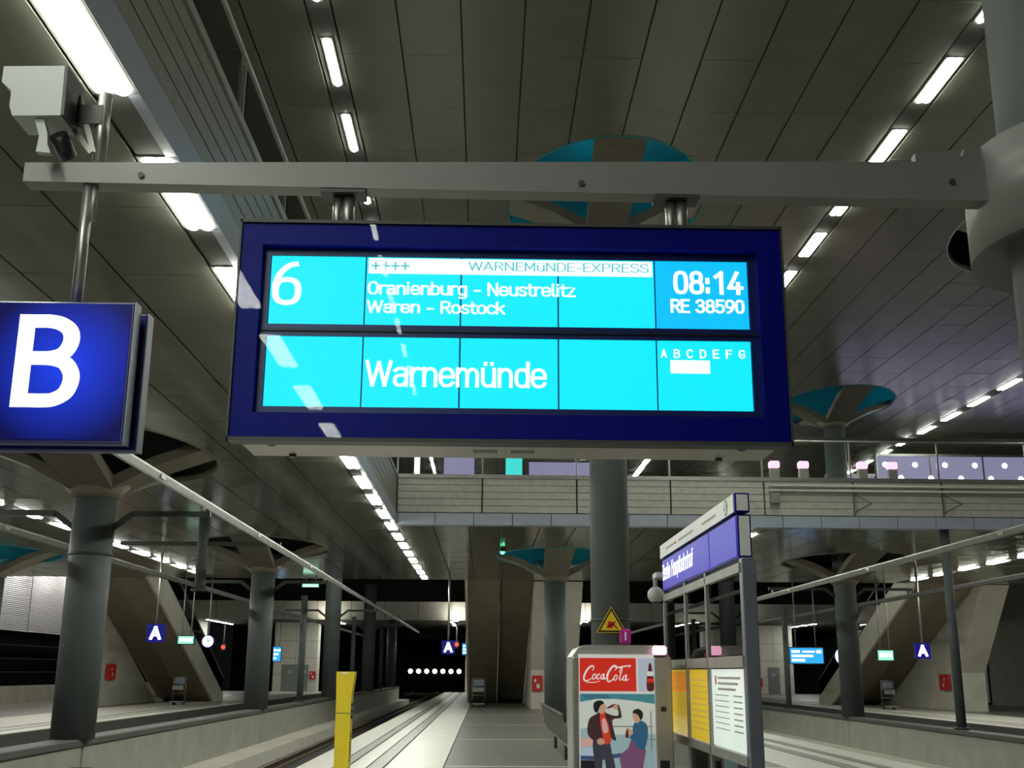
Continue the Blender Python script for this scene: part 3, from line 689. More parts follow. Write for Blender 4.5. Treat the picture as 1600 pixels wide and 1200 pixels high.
bz = MB(); RX = [-.813, -.459, -.104, .258, .620, .971]; RZ = [(2.884, 3.150), (2.573, 2.838)]
for (a, b, c, d) in ((IX0, IX1, 3.150, IZ1), (IX0, IX1, IZ0, 2.573), (IX0, RX[0], 2.573, 3.15), (RX[-1], IX1, 2.573, 3.15), (RX[0], RX[-1], 2.838, 2.884)): bz.box(a, b, 3.945, 3.962, c, d)
bz.build('bezel', 'blue_deep', dp)
box('divider', 'black', dp, IX0, IX1, 3.938, 3.946, 2.856, 2.864)
for (c, d) in RZ:
    for a, b in zip(RX, RX[1:]): box('screen_panel', 'screen_blue' if (a > .6 and c > 2.8) else 'screen_cyan', dp, a+.003, b-.003, 3.950, 3.960, c, d)
box('blue_back', 'blue_deep', dp, RX[0], RX[-1], 3.957, 3.9605, 2.573, 3.15)
def dtext(body, x0, z1, x1, z0, t=.075, m='white_led'): return text('lettering', body, m, dp, (x0, 3.9485, z0), EX, EZ, x1-x0, z1-z0, t)
dtext('6', -.803, 3.129, -.694, 2.957, .062)
box('ticker_bar', 'white_led', dp, -.449, .611, 3.9486, 3.952, 3.086, 3.146)
glow('cyan_print', (.12, .62, .58), 1.0)
text('lettering', '++++', 'cyan_print', dp, (-.439, 3.9480, 3.100), EX, EZ, .142, .032, .06)
text('lettering', 'WARNEM\u00fcNDE-EXPRESS', 'cyan_print', dp, (-.078, 3.9480, 3.101), EX, EZ, .677, .037, .055)
dtext('Oranienburg - Neustrelitz', -.450, 3.056, .324, 2.990, .075)
dtext('Waren - Rostock', -.452, 2.981, .063, 2.930, .075)
dtext('08:14', .689, 3.115, .952, 3.020, .085)
dtext('RE 38590', .676, 3.001, .953, 2.945, .09)
dtext('Warnem\u00fcnde', -.448, 2.752, .216, 2.650, .065)
for k, ch_ in enumerate('ABCDEFG'): dtext(ch_, .634+k*.0482, 2.806, .634+k*.0482+.024, 2.772, .085)
box('coach_marker', 'white_led', dp, .669, .815, 3.9486, 3.952, 2.714, 2.764)
box('glass_pane', 'glass_display', dp, X0, X1, 3.896, 3.900, Z0, Z1)
for x in (-.567, .715):
    MB().cyl((x-.017, 4.015, Z1-.02), (x-.017, 4.015, 3.435), .020, n=14).build('hanger_pipe', 'steel', dp)
    MB().cyl((x+.024, 4.015, Z1-.02), (x+.024, 4.015, 3.435), .024, n=14).build('hanger_pipe', 'steel', dp)
    box('hanger_plate', 'dark_metal', dp, x-.08, x+.09, 3.965, 4.06, 3.418, 3.432)
for x0 in (-.05, .09): 
    for k in range(12): box('vent_slot', 'dark_metal', dp, x0+k*.0075, x0+k*.0075+.0045, 4.10, 4.15, Z0-.002, Z0+.004)
for x, y in ((-.78, 4.0), (-.74, 4.22), (.93, 4.0), (.89, 4.22)): MB().cyl((x, y, Z0-.012), (x, y, Z0+.002), .014, n=12).build('screw', 'black', dp)

bs = thing('letter_sign', 'large blue square hanging sign with glowing white letter B at left', 'sign', (-1.6, 3.97, 2.42))
box('sign_case', 'blue_deep', bs, -1.935, -1.283, 3.905, 3.955, 2.42, 2.945, ch=.006)
gm = bpy.data.materials.new('sign_blue_backlit'); gm.use_nodes = True; nt = gm.node_tree; b_ = nt.nodes['Principled BSDF']
b_.inputs['Base Color'].default_value = (.003, .004, .06, 1); b_.inputs['Roughness'].default_value = .35; b_.inputs['Specular IOR Level'].default_value = .12
tc = nt.nodes.new('ShaderNodeTexCoord'); mp = nt.nodes.new('ShaderNodeVectorMath'); mp.operation = 'DISTANCE'
nt.links.new(tc.outputs['Object'], mp.inputs[0]); mp.inputs[1].default_value = (.08, -.07, .28)
rp = nt.nodes.new('ShaderNodeValToRGB'); rp.color_ramp.elements[0].position = 0.0; rp.color_ramp.elements[0].color = (.012, .06, 1.0, 1)
rp.color_ramp.elements[1].position = .30; rp.color_ramp.elements[1].color = (.002, .002, .055, 1)
nt.links.new(mp.outputs['Value'], rp.inputs['Fac']); nt.links.new(rp.outputs['Color'], b_.inputs['Emission Color']); b_.inputs['Emission Strength'].default_value = .85
M['sign_blue_backlit'] = gm
box('sign_face', 'sign_blue_backlit', bs, -1.925, -1.296, 3.901, 3.906, 2.433, 2.935)
text('lettering', 'B', 'white_light', bs, (-1.692, 3.899, 2.548), EX, EZ, .236, .345, .085)
box('rear_case', 'blue_deep', bs, -1.90, -1.262, 3.995, 4.045, 2.41, 2.93, ch=.006)
box('case_edge', 'post_blue', bs, -1.284, -1.279, 3.900, 3.96, 2.42, 2.945); box('case_edge', 'post_blue', bs, -1.263, -1.258, 3.99, 4.05, 2.41, 2.93)
box('case_joint', 'black', bs, -1.89, -1.30, 3.955, 3.995, 2.43, 2.92)
MB().cyl((-1.535, 4.0, 2.93), (-1.535, 4.0, 3.45), .021, n=16).build('hanging_pole', 'steel', bs)
MB().cyl((-1.51, 4.0, 3.30), (-1.51, 4.0, 3.45), .012, n=10).build('cable_duct', 'steel_dull', bs)

sc = thing('surveillance_camera', 'white surveillance camera box on a pole above the letter B sign', 'camera', (-1.6, 4.0, 3.52))
MB().cyl((-1.515, 4.02, 3.52), (-1.515, 4.02, 3.84), .026, n=16).build('mast', 'steel', sc)
MB().prism([(-1.85, 3.865), (-1.62, 3.872), (-1.615, 3.665), (-1.795, 3.66), (-1.81, 3.70), (-1.81, 3.765), (-1.85, 3.80)], 'y', 3.86, 4.02).build('camera_body', 'cam_white', sc)
MB().prism([(-1.62, 3.872), (-1.608, 3.872), (-1.603, 3.665), (-1.615, 3.665)], 'y', 3.858, 4.03).build('end_cap', 'dark_metal', sc)
MB().prism([(-1.72, 3.66), (-1.685, 3.66), (-1.665, 3.60), (-1.66, 3.555), (-1.645, 3.52), (-1.70, 3.525), (-1.695, 3.59)], 'y', 3.88, 3.91).build('mount_flap', 'cam_white', sc)
MB().cyl((-1.645, 3.93, 3.62), (-1.625, 4.0, 3.56), .034, n=14).build('lens_barrel', 'black', sc)
box('mount_plate', 'dark_metal', sc, -1.61, -1.51, 3.99, 4.03, 3.70, 3.78); MB().bar((-1.61, 4.0, 3.82), (-1.53, 4.0, 3.58), .012, .02).build('stay_bar', 'steel_dull', sc)
MB().bar((-1.61, 3.99, 3.67), (-1.535, 3.99, 3.575), .012, .02).build('stay_bar', 'steel_dull', sc)

# ------------------------------------------------------------------ conductor rails, brackets, posts
def conductor(x, z, y0, y1, label):
    t = thing('conductor_rail', label, 'overhead rail', (x, y0, z), 'overhead conductor rails')
    MB().prism([(x-.02, z), (x-.05, z+.1), (x-.05, z+.13), (x+.05, z+.13), (x+.05, z+.1), (x+.02, z)], 'y', y0, y1).build('rail_profile', 'steel', t)
    box('contact_wire', 'dark_metal', t, x-.008, x+.008, y0, y1, z-.02, z)
    y = y0+2
    while y < y1: box('rail_joint', 'steel_dull', t, x-.056, x+.056, y, y+.25, z+.03, z+.12); y += 8
conductor(-5.3, 4.62, 8, 92, 'steel overhead conductor rail above the left track, below the letter B sign')
conductor(10.3, 4.32, 12, 92, 'steel overhead conductor rail above the right track')
conductor(-9.4, 4.25, 12, 92, 'thin overhead conductor rail above the track beyond the left wall')
conductor(15.2, 4.32, 12, 92, 'thin overhead conductor rail above the track beyond the right wall')
def bracket(cx, y, z, xs, label, r=.38):
    t = thing('rail_bracket', label, 'bracket', (cx, y, z), 'conductor rail brackets')
    for xe, zc in xs:
        s = 1 if xe > cx else -1
        MB().bar((cx+s*(r-.02), y, z-.42), (cx+s*.72, y, z-.15), .08, .10).build('bracket_arm', 'dark_metal', t)
        MB().bar((cx+s*.70, y, z-.15), (xe+s*.15, y, z-.15), .08, .10).build('bracket_arm', 'dark_metal', t)
        a, b = (z-.1, zc-.02) if zc > z-.15 else (zc+.13, z-.2)
        MB().cyl((xe, y, a), (xe, y, b), .05, n=10).build('insulator', 'steel_dull', t)
for k, y in enumerate((21.0, 37.4, 55.0, 72.6)):
    bracket(-7.3, y, 4.62, [(-5.3, 4.62), (-9.4, 4.25)], 'dark gull-wing conductor bracket on the %s left column' % ORD[k])
bracket(12.9, 40.5, 4.76, [(10.3, 4.32), (15.2, 4.32)], 'dark gull-wing conductor bracket on the right parapet column')
def spost(x, y, z0, z1, label, r=.13):
    t = thing('steel_post', label, 'post', (x, y, z0), 'slim steel posts')
    MB().cyl((x, y, z0), (x, y, z1), r, n=18).build('post_tube', 'column_paint', t)
    MB().cyl((x, y, z0), (x, y, z0+.06), r+.08, n=18).build('base_plate' if z0 < 1 else 'end_plate', 'dark_metal', t)
spost(12.9, 31.3, .22, ZL, 'slim steel post on the right parapet wall in front of the right stair', .13)
spost(12.9, 49.0, .22, 4.5, 'slim steel post on the right parapet wall beside the blue departure screen', .12)
spost(12.9, 66.0, .22, 4.5, 'farther slim steel post on the right parapet wall', .12)
spost(-7.3, 46.2, .46, 4.6, 'slim steel post on the left parapet wall between the second and third columns', .13)
spost(-7.3, 64.0, .46, 4.6, 'slim steel post on the left parapet wall between the third and fourth columns', .12)
spost(-7.3, 81.5, .46, 4.6, 'farthest slim steel post on the left parapet wall', .12)
spost(-7.3, 29.2, 3.6, ZL, 'short steel post hanging from the ceiling beyond the nearest left column', .14)
box('cross_arm', 'dark_metal', bpy.data.objects['steel_post.006'], -9.4, -5.3, 29.15, 29.25, 4.76, 4.86)

# ------------------------------------------------------------------ letter A signs and other far signs
def a_sign(x, y, z, s, label):
    t = thing('letter_sign', label, 'sign', (x, y, z), 'hanging letter A signs')
    box('sign_case', 'sign_blue_lit', t, x-s/2, x+s/2, y-.06, y+.06, z, z+s)
    text('lettering', 'A', 'white_light', t, (x-s*.36, y-.065, z+s*.12), EX, EZ, s*.72, s*.78, .11)
    MB().cyl((x, y, z+s), (x, y, ZL), .045, n=10).build('hanging_rod', 'steel', t)
a_sign(-11.62, 40.8, 2.60, .62, 'glowing letter A sign hanging before the left staircase')
a_sign(-1.52, 48.0, 2.36, .55, 'glowing letter A sign hanging over the near platform in the centre')
a_sign(17.25, 45.0, 2.26, .60, 'glowing letter A sign hanging before the right staircase')
def lit_sign(name, label, cat, m, x0, x1, y, z0, z1, rod=True, bars=None, group=None):
    t = thing(name, label, cat, ((x0+x1)/2, y, z0), group)
    box('case', 'dark_metal', t, x0-.04, x1+.04, y, y+.14, z0-.04, z1+.04); box('lit_face', m, t, x0, x1, y-.006, y, z0, z1)
    if bars:
        for (u0, u1, v0, v1) in bars: box('print', 'white_led', t, x0+(x1-x0)*u0, x0+(x1-x0)*u1, y-.012, y-.006, z0+(z1-z0)*v0, z0+(z1-z0)*v1)
    if rod:
        for u in ((x0+x1)/2-.3*(x1-x0), (x0+x1)/2+.3*(x1-x0)): MB().cyl((u, y+.07, z1), (u, y+.07, rod if rod is not True else ZL), .03, n=8).build('hanging_rod', 'steel_dull', t)
TB = [(.05, .3, .68, .85), (.38, .75, .7, .82), (.05, .7, .40, .56), (.8, .95, .66, .86), (.05, .45, .12, .28)]
lit_sign('departure_screen', 'blue departure screen hanging over the right platform', 'display', 'blue_info', 13.3+.0, 14.75, 49.9, 2.1, 2.75, True, TB)
lit_sign('departure_screen', 'small cyan departure screen left of the central staircase', 'display', 'blue_info', -1.85, -1.08, 95.36, 3.02, 3.92, False, TB)
lit_sign('departure_screen', 'small cyan departure screen right of the rear platform column', 'display', 'blue_info', 6.2, 7.35, 95.36, 2.85, 3.76, False, TB)
lit_sign('departure_screen', 'narrow blue screen beside the second left column', 'display', 'blue_info', -16.9, -16.3, 92.5, 2.4, 3.5, 5.6, TB)
lit_sign('exit_sign', 'white and green exit sign under the ceiling edge between left columns', 'sign', 'green_sign', -7.95, -7.25, 49.5, 5.18, 5.42, True, [(.05, .95, .1, .3), (.05, .6, .55, .8)])
lit_sign('exit_sign', 'glowing green sign beside the left staircase', 'sign', 'green_sign', -13.1, -12.45, 49.4, 2.75, 3.05, True, [(.1, .9, .3, .75)])
lit_sign('exit_sign', 'glowing green and white sign behind the right parapet column', 'sign', 'green_sign', 17.0, 17.65, 49.4, 2.25, 2.65, True, [(.1, .9, .3, .75)])
lit_sign('exit_sign', 'faint green and white sign behind the upper shelter glass', 'sign', 'green_sign', 10.5, 11.4, 49.5, 4.85, 5.2, True, [(.05, .95, .55, .75), (.05, .95, .2, .4)])
def clock(x, y, z, r, label):
    t = thing('platform_clock', label, 'clock', (x, y, z), 'platform clocks')
    MB().cyl((x, y, z), (x, y+.14, z), r+.03, n=28).build('clock_case', 'blue_frame', t); MB().cyl((x, y-.006, z), (x, y, z), r, n=28).build('dial', 'white_led', t)
    MB().bar((x, y-.012, z), (x, y-.012, z+r*.75), .03, .006).build('hand', 'black', t); MB().bar((x, y-.012, z), (x+r*.45, y-.012, z+.05), .006, .03).build('hand', 'black', t)
    MB().cyl((x, y+.07, z+r), (x, y+.07, ZL), .03, n=8).build('hanging_rod', 'steel_dull', t)
clock(-11.85, 49.45, 2.85, .24, 'round glowing platform clock beside the left staircase')
clock(15.5, 49.45, 2.4, .36, 'round glowing platform clock left of the right parapet column')
def signal(x, y, z, m, label, zt):
    t = thing('signal_lamp', label, 'signal', (x, y, z), 'railway signals')
    box('signal_case', 'black', t, x-.2, x+.2, y, y+.2, z-.3, z+.3); MB().cyl((x, y-.05, z), (x, y, z), .17, n=16).build('signal_lens', m, t)
    box('signal_mast', 'dark_metal', t, x-.05, x+.05, y+.05, y+.15, -.9 if zt is None else z, z if zt is None else zt)
signal(-22.6, 100, 3.6, 'signal_red', 'small red signal light far left in the dark', 5.6)
signal(-2.45, 100, 3.95, 'signal_red', 'red signal light right of the central letter A sign', 5.6)
signal(7.15, 100, 3.75, 'signal_red', 'red signal light between rear column and drinks machine', 5.6)
gl = thing('ceiling_lamp', 'small green glowing lamp under the ceiling by the central light well', 'lamp', (.55, 37.2, ZL))
MB().cyl((.55, 37.2, 5.42), (.55, 37.2, 5.5), .05, .09, 14).build('lamp_lens', 'signal_green', gl); MB().cyl((.55, 37.2, 5.5), (.55, 37.2, ZL), .11, n=14).build('lamp_base', 'dark_metal', gl)

# ------------------------------------------------------------------ luggage trolleys, bench, seats
def trolley(x, y, label):
    t = thing('luggage_trolley', label, 'trolley', (x, y, 0), 'luggage trolleys')
    f = MB()
    for s in (-.3, .3):
        f.cyl((x+s, y, .12), (x+s, y, 1.35), .022, n=8); f.cyl((x+s, y, .14), (x+s*.8, y-.75, .14), .022, n=8)
    for z in (1.35, .95, .55): f.cyl((x-.3, y, z), (x+.3, y, z), .02, n=8)
    f.build('frame', 'wire', t)
    box('basket', 'wire', t, x-.26, x+.26, y-.28, y-.02, .72, .76); box('basket_front', 'wire', t, x-.26, x+.26, y-.30, y-.27, .72, .92)
    box('sign_board', 'post_blue', t, x-.25, x+.25, y-.03, y-.01, 1.0, 1.3); box('deck', 'steel_dull', t, x-.26, x+.26, y-.75, y-.02, .15, .19)
    for px_, py_ in ((-.26, 0), (.26, 0), (0, -.7)): MB().cyl((x+px_-.03, y+py_, .07), (x+px_+.03, y+py_, .07), .07, n=12).build('wheel', 'black', t)
trolley(-.28, 56.5, 'luggage trolley at the foot of the central staircase')
trolley(-15.0, 57.5, 'luggage trolley under the left staircase')
trolley(19.6, 56.0, 'luggage trolley under the right staircase')
bn = thing('bench', 'wire platform bench beside the drinks machine seen end on', 'bench', (1.4, 23, 0))
for k in range(5):
    y0 = 19.3+k*1.5
    s_ = MB()
    for q in range(9): s_.bar((1.42, y0+.06+q*.15, .45), (1.86, y0+.06+q*.15, .42), .015, .02)
    s_.bar((1.42, y0, .45), (1.42, y0+1.35, .45), .03, .03); s_.bar((1.86, y0, .42), (1.86, y0+1.35, .42), .03, .03)
    s_.build('seat', 'wire', bn)
    s_ = MB()
    for q in range(9): s_.bar((1.42, y0+.06+q*.15, .45), (1.30, y0+.06+q*.15, .97), .015, .02)
    s_.bar((1.30, y0, .97), (1.30, y0+1.35, .97), .035, .035); s_.build('backrest', 'wire', bn)
for y in (19.6, 23.0, 26.4): MB().cyl((1.62, y, 0), (1.62, y, .43), .035, n=10).build('leg', 'dark_metal', bn)
ss = thing('seat', 'small white topped seat on a black foot left of the left staircase', 'seat', (-18.95, 56, 0))
box('seat_top', 'white_paint', ss, -19.4, -18.5, 55.7, 56.2, .78, .98, ch=.03); box('seat_back', 'white_paint', ss, -19.35, -18.55, 56.15, 56.25, 1.05, 1.25, ch=.02)
MB().cyl((-18.95, 56, .08), (-18.95, 56, .8), .05, n=10).build('stem', 'black', ss); box('foot', 'black', ss, -19.3, -18.6, 55.8, 56.2, 0, .09, ch=.02)
box('back_strut', 'black', ss, -19.0, -18.9, 56.17, 56.22, .95, 1.1)
ip = thing('information_pillar', 'grey information pillar with cyan poster at the left picture edge', 'pillar', (-15.7, 36, 0))
box('pillar_body', 'dark_metal', ip, -16.6, -15.72, 36, 36.3, 0, 3.1, ch=.02); box('poster', 'cyan_sign', ip, -16.5, -15.82, 35.99, 36.0, 1.0, 2.55); box('lower_panel', 'bright_wall', ip, -16.5, -15.82, 35.99, 36.0, .2, .95)
mk = thing('track_marker', 'small black marker box with white triangle below the nearest left column', 'marker', (-6.95, 20.3, .0))
box('marker_case', 'black', mk, -7.09, -6.72, 20.2, 20.5, -.42, .02, ch=.01)
MB().prism([(-7.06, -.02), (-6.78, -.10), (-7.06, -.17)], 'y', 20.195, 20.2).build('marker_triangle', 'white_paint', mk)
for x in (-7.0, -6.82): MB().cyl((x, 20.19, -.33), (x, 20.2, -.33), .045, n=12).build('marker_lens', 'steel', mk)

# ------------------------------------------------------------------ yellow post
yp = thing('ticket_validator', 'tall yellow validator post on the near platform in front of the left track', 'post', (-1.68, 14.1, 0))
MB().prism([(-1.77, .06), (-1.60, .06), (-1.595, 1.36), (-1.565, 1.62), (-1.565, 1.645), (-1.785, 1.645), (-1.785, 1.60), (-1.775, 1.3)], 'y', 14.0, 14.22).build('post_body', 'yellow', yp)
box('base', 'dark_metal', yp, -1.82, -1.55, 13.95, 14.27, 0, .06, ch=.01); box('joint', 'joint', yp, -1.777, -1.597, 13.997, 14.0, 1.16, 1.168)
box('maker_plate', 'white_paint', yp, -1.72, -1.65, 13.996, 14.0, 1.615, 1.635)
for k in range(3): box('ticket_slot', 'black', yp, -1.60, -1.575, 14.02, 14.2, 1.10+k*.07, 1.14+k*.07)
for k in range(10): MB().cyl((-1.601, 14.05, .62+k*.035), (-1.588, 14.05, .62+k*.035), .01, n=8).build('rivet', 'black', yp)

# ------------------------------------------------------------------ drinks machine with its printed front
vm = thing('drinks_machine', 'grey drinks vending machine with red cola panel and poster of two people', 'vending machine', (1.48, 12.9, 0))
MB().prism([(.955, .1), (2.03, .1), (2.03, 1.80), (1.98, 1.90), (1.90, 1.945), (1.10, 1.945), (1.02, 1.91), (.955, 1.82)], 'y', 12.56, 13.35).build('cabinet', 'vend_grey', vm)
box('plinth', 'dark_metal', vm, .99, 2.0, 12.6, 13.3, 0, .1)
box('side_rail', 'steel', vm, .955, 1.02, 12.5, 12.57, .1, 1.82, ch=.015); box('coin_panel', 'vend_grey', vm, 1.845, 2.03, 12.49, 12.57, .1, 1.82, ch=.012)
mat('lit_white', (.75, .75, .75), .4, 0, 0, emit=((.95, .95, 1), .22))
box('front_panel', 'lit_white', vm, 1.02, 1.845, 12.52, 12.57, .1, 1.845)
box('coin_slot', 'black', vm, 1.90, 1.96, 12.485, 12.49, 1.25, 1.30); box('return_tray', 'black', vm, 1.88, 1.98, 12.485, 12.49, .62, .75); box('button_pad', 'steel', vm, 1.90, 1.96, 12.485, 12.49, 1.35, 1.55)
def prt(name, c, e=.30): return mat('print_'+name, c, .35, 0, 0, emit=(c, e))
prt('red', (.72, .03, .015)); prt('white', (.85, .85, .85)); prt('sky', (.50, .58, .75)); prt('teal', (.06, .26, .34)); prt('stand', (.68, .74, .70)); prt('aqua', (.36, .52, .58))
prt('black', (.012, .012, .015)); prt('maroon', (.055, .025, .03)); prt('skin', (.62, .36, .27)); prt('shirt', (.70, .06, .03)); prt('pink', (.75, .45, .42)); prt('jeans', (.05, .05, .075))
prt('denim', (.03, .13, .26)); prt('purple', (.22, .09, .20)); prt('navy', (.05, .09, .22)); prt('cola', (.10, .015, .015)); prt('grey', (.22, .26, .28))
def PP(cx, cy): return (1.03+(cx-150)/650*.81, 1.85-(cy/5.716-30)*.0066)
LAY = [0]
def flat(name, m, pts):
    LAY[0] += 1; y = 12.5185-LAY[0]*.00025
    b = MB(); q = [PP(*p) for p in pts]; b.face([(x, y, z) for x, z in q])
    return b.build(name, 'print_'+m, vm)
def smooth(pts, n=4):
    P = [Vector((*p, 0)) for p in pts]; out = []; L = len(P)
    for k in range(L):
        a, b, c, d = P[k-1], P[k], P[(k+1) % L], P[(k+2) % L]
        for q in range(n):
            t = q/n; v = .5*((2*b)+(c-a)*t+(2*a-5*b+4*c-d)*t*t+(3*b-a-3*c+d)*t**3); out.append((v.x, v.y))
    return out
R4 = lambda a, b, c, d: [(a, b), (c, b), (c, d), (a, d)]
flat('red_print', 'red', R4(152, 210, 643, 512)); flat('sky_print', 'sky', R4(664, 212, 800, 512))
flat('bottle_print', 'cola', smooth([(738, 500), (735, 400), (748, 330), (757, 262), (775, 262), (785, 330), (797, 400), (795, 500)])); flat('bottle_label', 'white', R4(740, 330, 793, 372)); flat('bottle_label', 'red', R4(738, 395, 797, 430))
flat('poster_ground', 'stand', R4(152, 535, 800, 1690)); flat('poster_canopy', 'teal', [(152, 535), (800, 535), (800, 625), (650, 600), (450, 580), (300, 582), (152, 610)])
for k in range(7): flat('canopy_rib', 'navy', [(170+k*32, 540), (182+k*32, 540), (230+k*30, 580), (218+k*30, 582)])
flat('poster_field', 'aqua', [(152, 850), (280, 830), (450, 900), (800, 890), (800, 1690), (152, 1690)]); flat('poster_field', 'pink', R4(152, 930, 260, 1005)); flat('poster_field', 'sky', R4(152, 1010, 300, 1090))
flat('poster_shadow', 'navy', [(152, 1085), (300, 1090), (520, 1060), (560, 1090), (300, 1130), (152, 1120)]); flat('poster_shadow', 'black', [(152, 1125), (290, 1130), (290, 1250), (152, 1260)])
flat('handrail_print', 'grey', R4(440, 822, 780, 832)); flat('handrail_print', 'grey', R4(758, 690, 768, 1040)); flat('handrail_print', 'grey', R4(740, 935, 800, 945))
# man drinking
flat('man_trousers', 'jeans', smooth([(262, 950), (390, 950), (420, 1060), (450, 1200), (455, 1500), (400, 1560), (370, 1200), (345, 1090), (330, 1300), (320, 1560), (265, 1550), (275, 1200)]))
flat('man_shirt', 'shirt', smooth([(318, 715), (375, 700), (400, 800), (418, 940), (390, 985), (335, 965), (325, 850)])); flat('shirt_print', 'pink', smooth([(340, 770), (370, 765), (392, 850), (385, 880), (350, 880)]))
flat('man_jacket', 'maroon', smooth([(320, 705), (285, 722), (232, 760), (212, 860), (230, 920), (300, 975), (345, 960), (335, 860), (322, 780)]))
flat('man_jacket', 'maroon', smooth([(365, 712), (430, 728), (478, 730), (482, 690), (470, 640), (490, 640), (508, 720), (500, 752), (430, 770), (445, 880), (458, 950), (415, 925), (400, 820)]))
flat('man_face', 'skin', smooth([(312, 650), (330, 620), (362, 622), (378, 660), (368, 690), (350, 712), (320, 708)])); flat('man_hair', 'black', smooth([(275, 690), (268, 630), (300, 598), (345, 600), (358, 622), (330, 640), (315, 670), (300, 705)]))
flat('bottle_print', 'cola', smooth([(385, 660), (430, 632), (462, 628), (468, 648), (430, 656), (392, 668)])); flat('man_hand', 'skin', smooth([(440, 640), (468, 632), (482, 655), (465, 678), (445, 668)])); flat('man_hand', 'skin', smooth([(295, 950), (330, 930), (360, 955), (350, 985), (305, 985)]))
# woman with bottle
flat('woman_skirt', 'purple', smooth([(600, 930), (690, 1010), (712, 1040), (690, 1160), (660, 1300), (540, 1290), (487, 1100), (560, 1020)])); flat('woman_legs', 'skin', R4(560, 1290, 590, 1500)); flat('woman_legs', 'skin', R4(615, 1290, 645, 1500))
flat('woman_jacket', 'denim', smooth([(630, 785), (680, 775), (725, 810), (735, 890), (715, 990), (690, 1035), (640, 1010), (600, 950), (575, 920), (600, 890), (605, 830)]))
flat('woman_face', 'skin', smooth([(606, 740), (608, 705), (640, 700), (665, 740), (660, 785), (640, 795), (615, 770)])); flat('woman_hair', 'black', smooth([(606, 705), (620, 678), (660, 670), (692, 700), (690, 745), (672, 770), (660, 740), (640, 715)]))
flat('woman_hand', 'skin', smooth([(545, 850), (565, 838), (600, 865), (605, 890), (570, 905)])); flat('bottle_print', 'cola', smooth([(540, 920), (548, 860), (562, 860), (566, 925)]))
# script logo on the red panel
def ribbon(pts, w0, w1):
    P = [Vector(p) for p in pts]; sm = []
    for k in range(len(P)-1):
        a, b, c, d = P[max(k-1, 0)], P[k], P[k+1], P[min(k+2, len(P)-1)]
        for q in range(5):
            t = q/5; sm.append(.5*((2*b)+(c-a)*t+(2*a-5*b+4*c-d)*t*t+(3*b-a-3*c+d)*t**3))
    sm.append(P[-1]); L = len(sm)-1; l, r = [], []
    for k, p in enumerate(sm):
        d = (sm[min(k+1, L)]-sm[max(k-1, 0)]); d = Vector((d.x, d.y)).normalized() if d.length else Vector((1, 0))
        wd = w0+(w1-w0)*math.sin(math.pi*k/L); nx = Vector((-d.y, d.x)); l.append(p+nx*wd); r.append(p-nx*wd)
    return l, r
lg = MB(); UX = lambda x: 168+x*4.1; UY = lambda y: 438-y*4.3
def st(pts, w0=.5, w1=1.5):
    l, r = ribbon(pts, w0, w1)
    for k in range(len(l)-1):
        q = [PP(UX(p.x), UY(p.y)) for p in (l[k], l[k+1], r[k+1], r[k])]; lg.face([(x, 12.5110, z) for x, z in q])
def bowl(cx, cy, rx, ry):
    st([(cx+rx*math.cos(a)+.25*ry*math.sin(a), cy+ry*math.sin(a)) for a in [2*math.pi*k/10 for k in range(11)]], .9, 1.2)
st([(23, 26), (26, 31), (24, 36), (18, 34), (10, 25), (5, 13), (6, 6), (13, 5), (22, 11)], .6, 2.0); bowl(26.5, 13.5, 3.2, 5.5)
st([(38, 16), (37, 19), (34, 17), (32, 11), (34, 8), (40, 12)], .6, 1.5); bowl(44, 13.5, 3.0, 5.2); st([(48, 20), (46.5, 12), (48, 8), (52, 12)], .7, 1.3); st([(52, 17), (56, 18.5)], .6, 1.3)
st([(4, 5), (14, 1.5), (28, 1.5), (40, 5)], .3, 1.0); st([(71, 27), (75, 33), (71, 37), (64, 33), (57, 22), (54, 10), (57, 3), (64, 6), (69, 11)], .6, 2.1); st([(66, 36), (76, 33), (88, 35), (104, 37), (100, 33)], .4, 1.6)
bowl(72, 11.5, 3.2, 5.5); st([(80, 22), (83, 31), (86, 32), (84, 22), (80, 10), (82, 6), (87, 11)], .6, 1.3); bowl(91, 11, 3.2, 5.2); st([(96, 19), (94, 10), (95, 5), (100, 9)], .7, 1.3)
lg.build('script_logo', 'print_white', vm)
ll = thing('signal_lamp', 'pink glowing rectangular lamp on the top right of the drinks machine', 'lamp', (1.9, 12.6, 1.82))
box('lamp_glass', 'pink_light', ll, 1.83, 1.98, 12.46, 12.555, 1.84, 1.94, ch=.02); box('lamp_base', 'dark_metal', ll, 1.84, 1.97, 12.49, 12.555, 1.82, 1.84)

# ------------------------------------------------------------------ glass information shelter and station sign
sh = thing('information_shelter', 'glazed information wall with posters right of the drinks machine', 'shelter', (2.2, 11.8, 0))
YP = [9.72, 11.28, 12.48, 13.95]
for k, y in enumerate(YP): box('post', 'post_blue' if k == 0 else 'steel', sh, *((2.2, 2.32) if k == 0 else (2.185, 2.235)), y-.06 if k == 0 else y-.025, y+.06 if k == 0 else y+.025, 0, 2.62, ch=.008)
for z0, z1 in ((.06, .14), (.90, .98), (1.70, 1.80), (2.50, 2.58)): box('rail', 'steel_dull', sh, 2.185, 2.24, YP[0], YP[-1], z0, z1)
mat('poster_yellow', (.62, .45, .03), .12, 0, .05, 2, emit=((.72, .5, .04), .42), spec=.3); mat('poster_white', (.66, .72, .66), .12, 0, .03, emit=((.72, .82, .76), .55), spec=.3); mat('poster_orange', (.75, .30, .04), .12, 0, .05, 2, emit=((.75, .3, .03), .42), spec=.3); mat('ink', (.33, .35, .34), .6, 0, 0); mat('ink_red', (.5, .08, .06), .6, 0, 0)
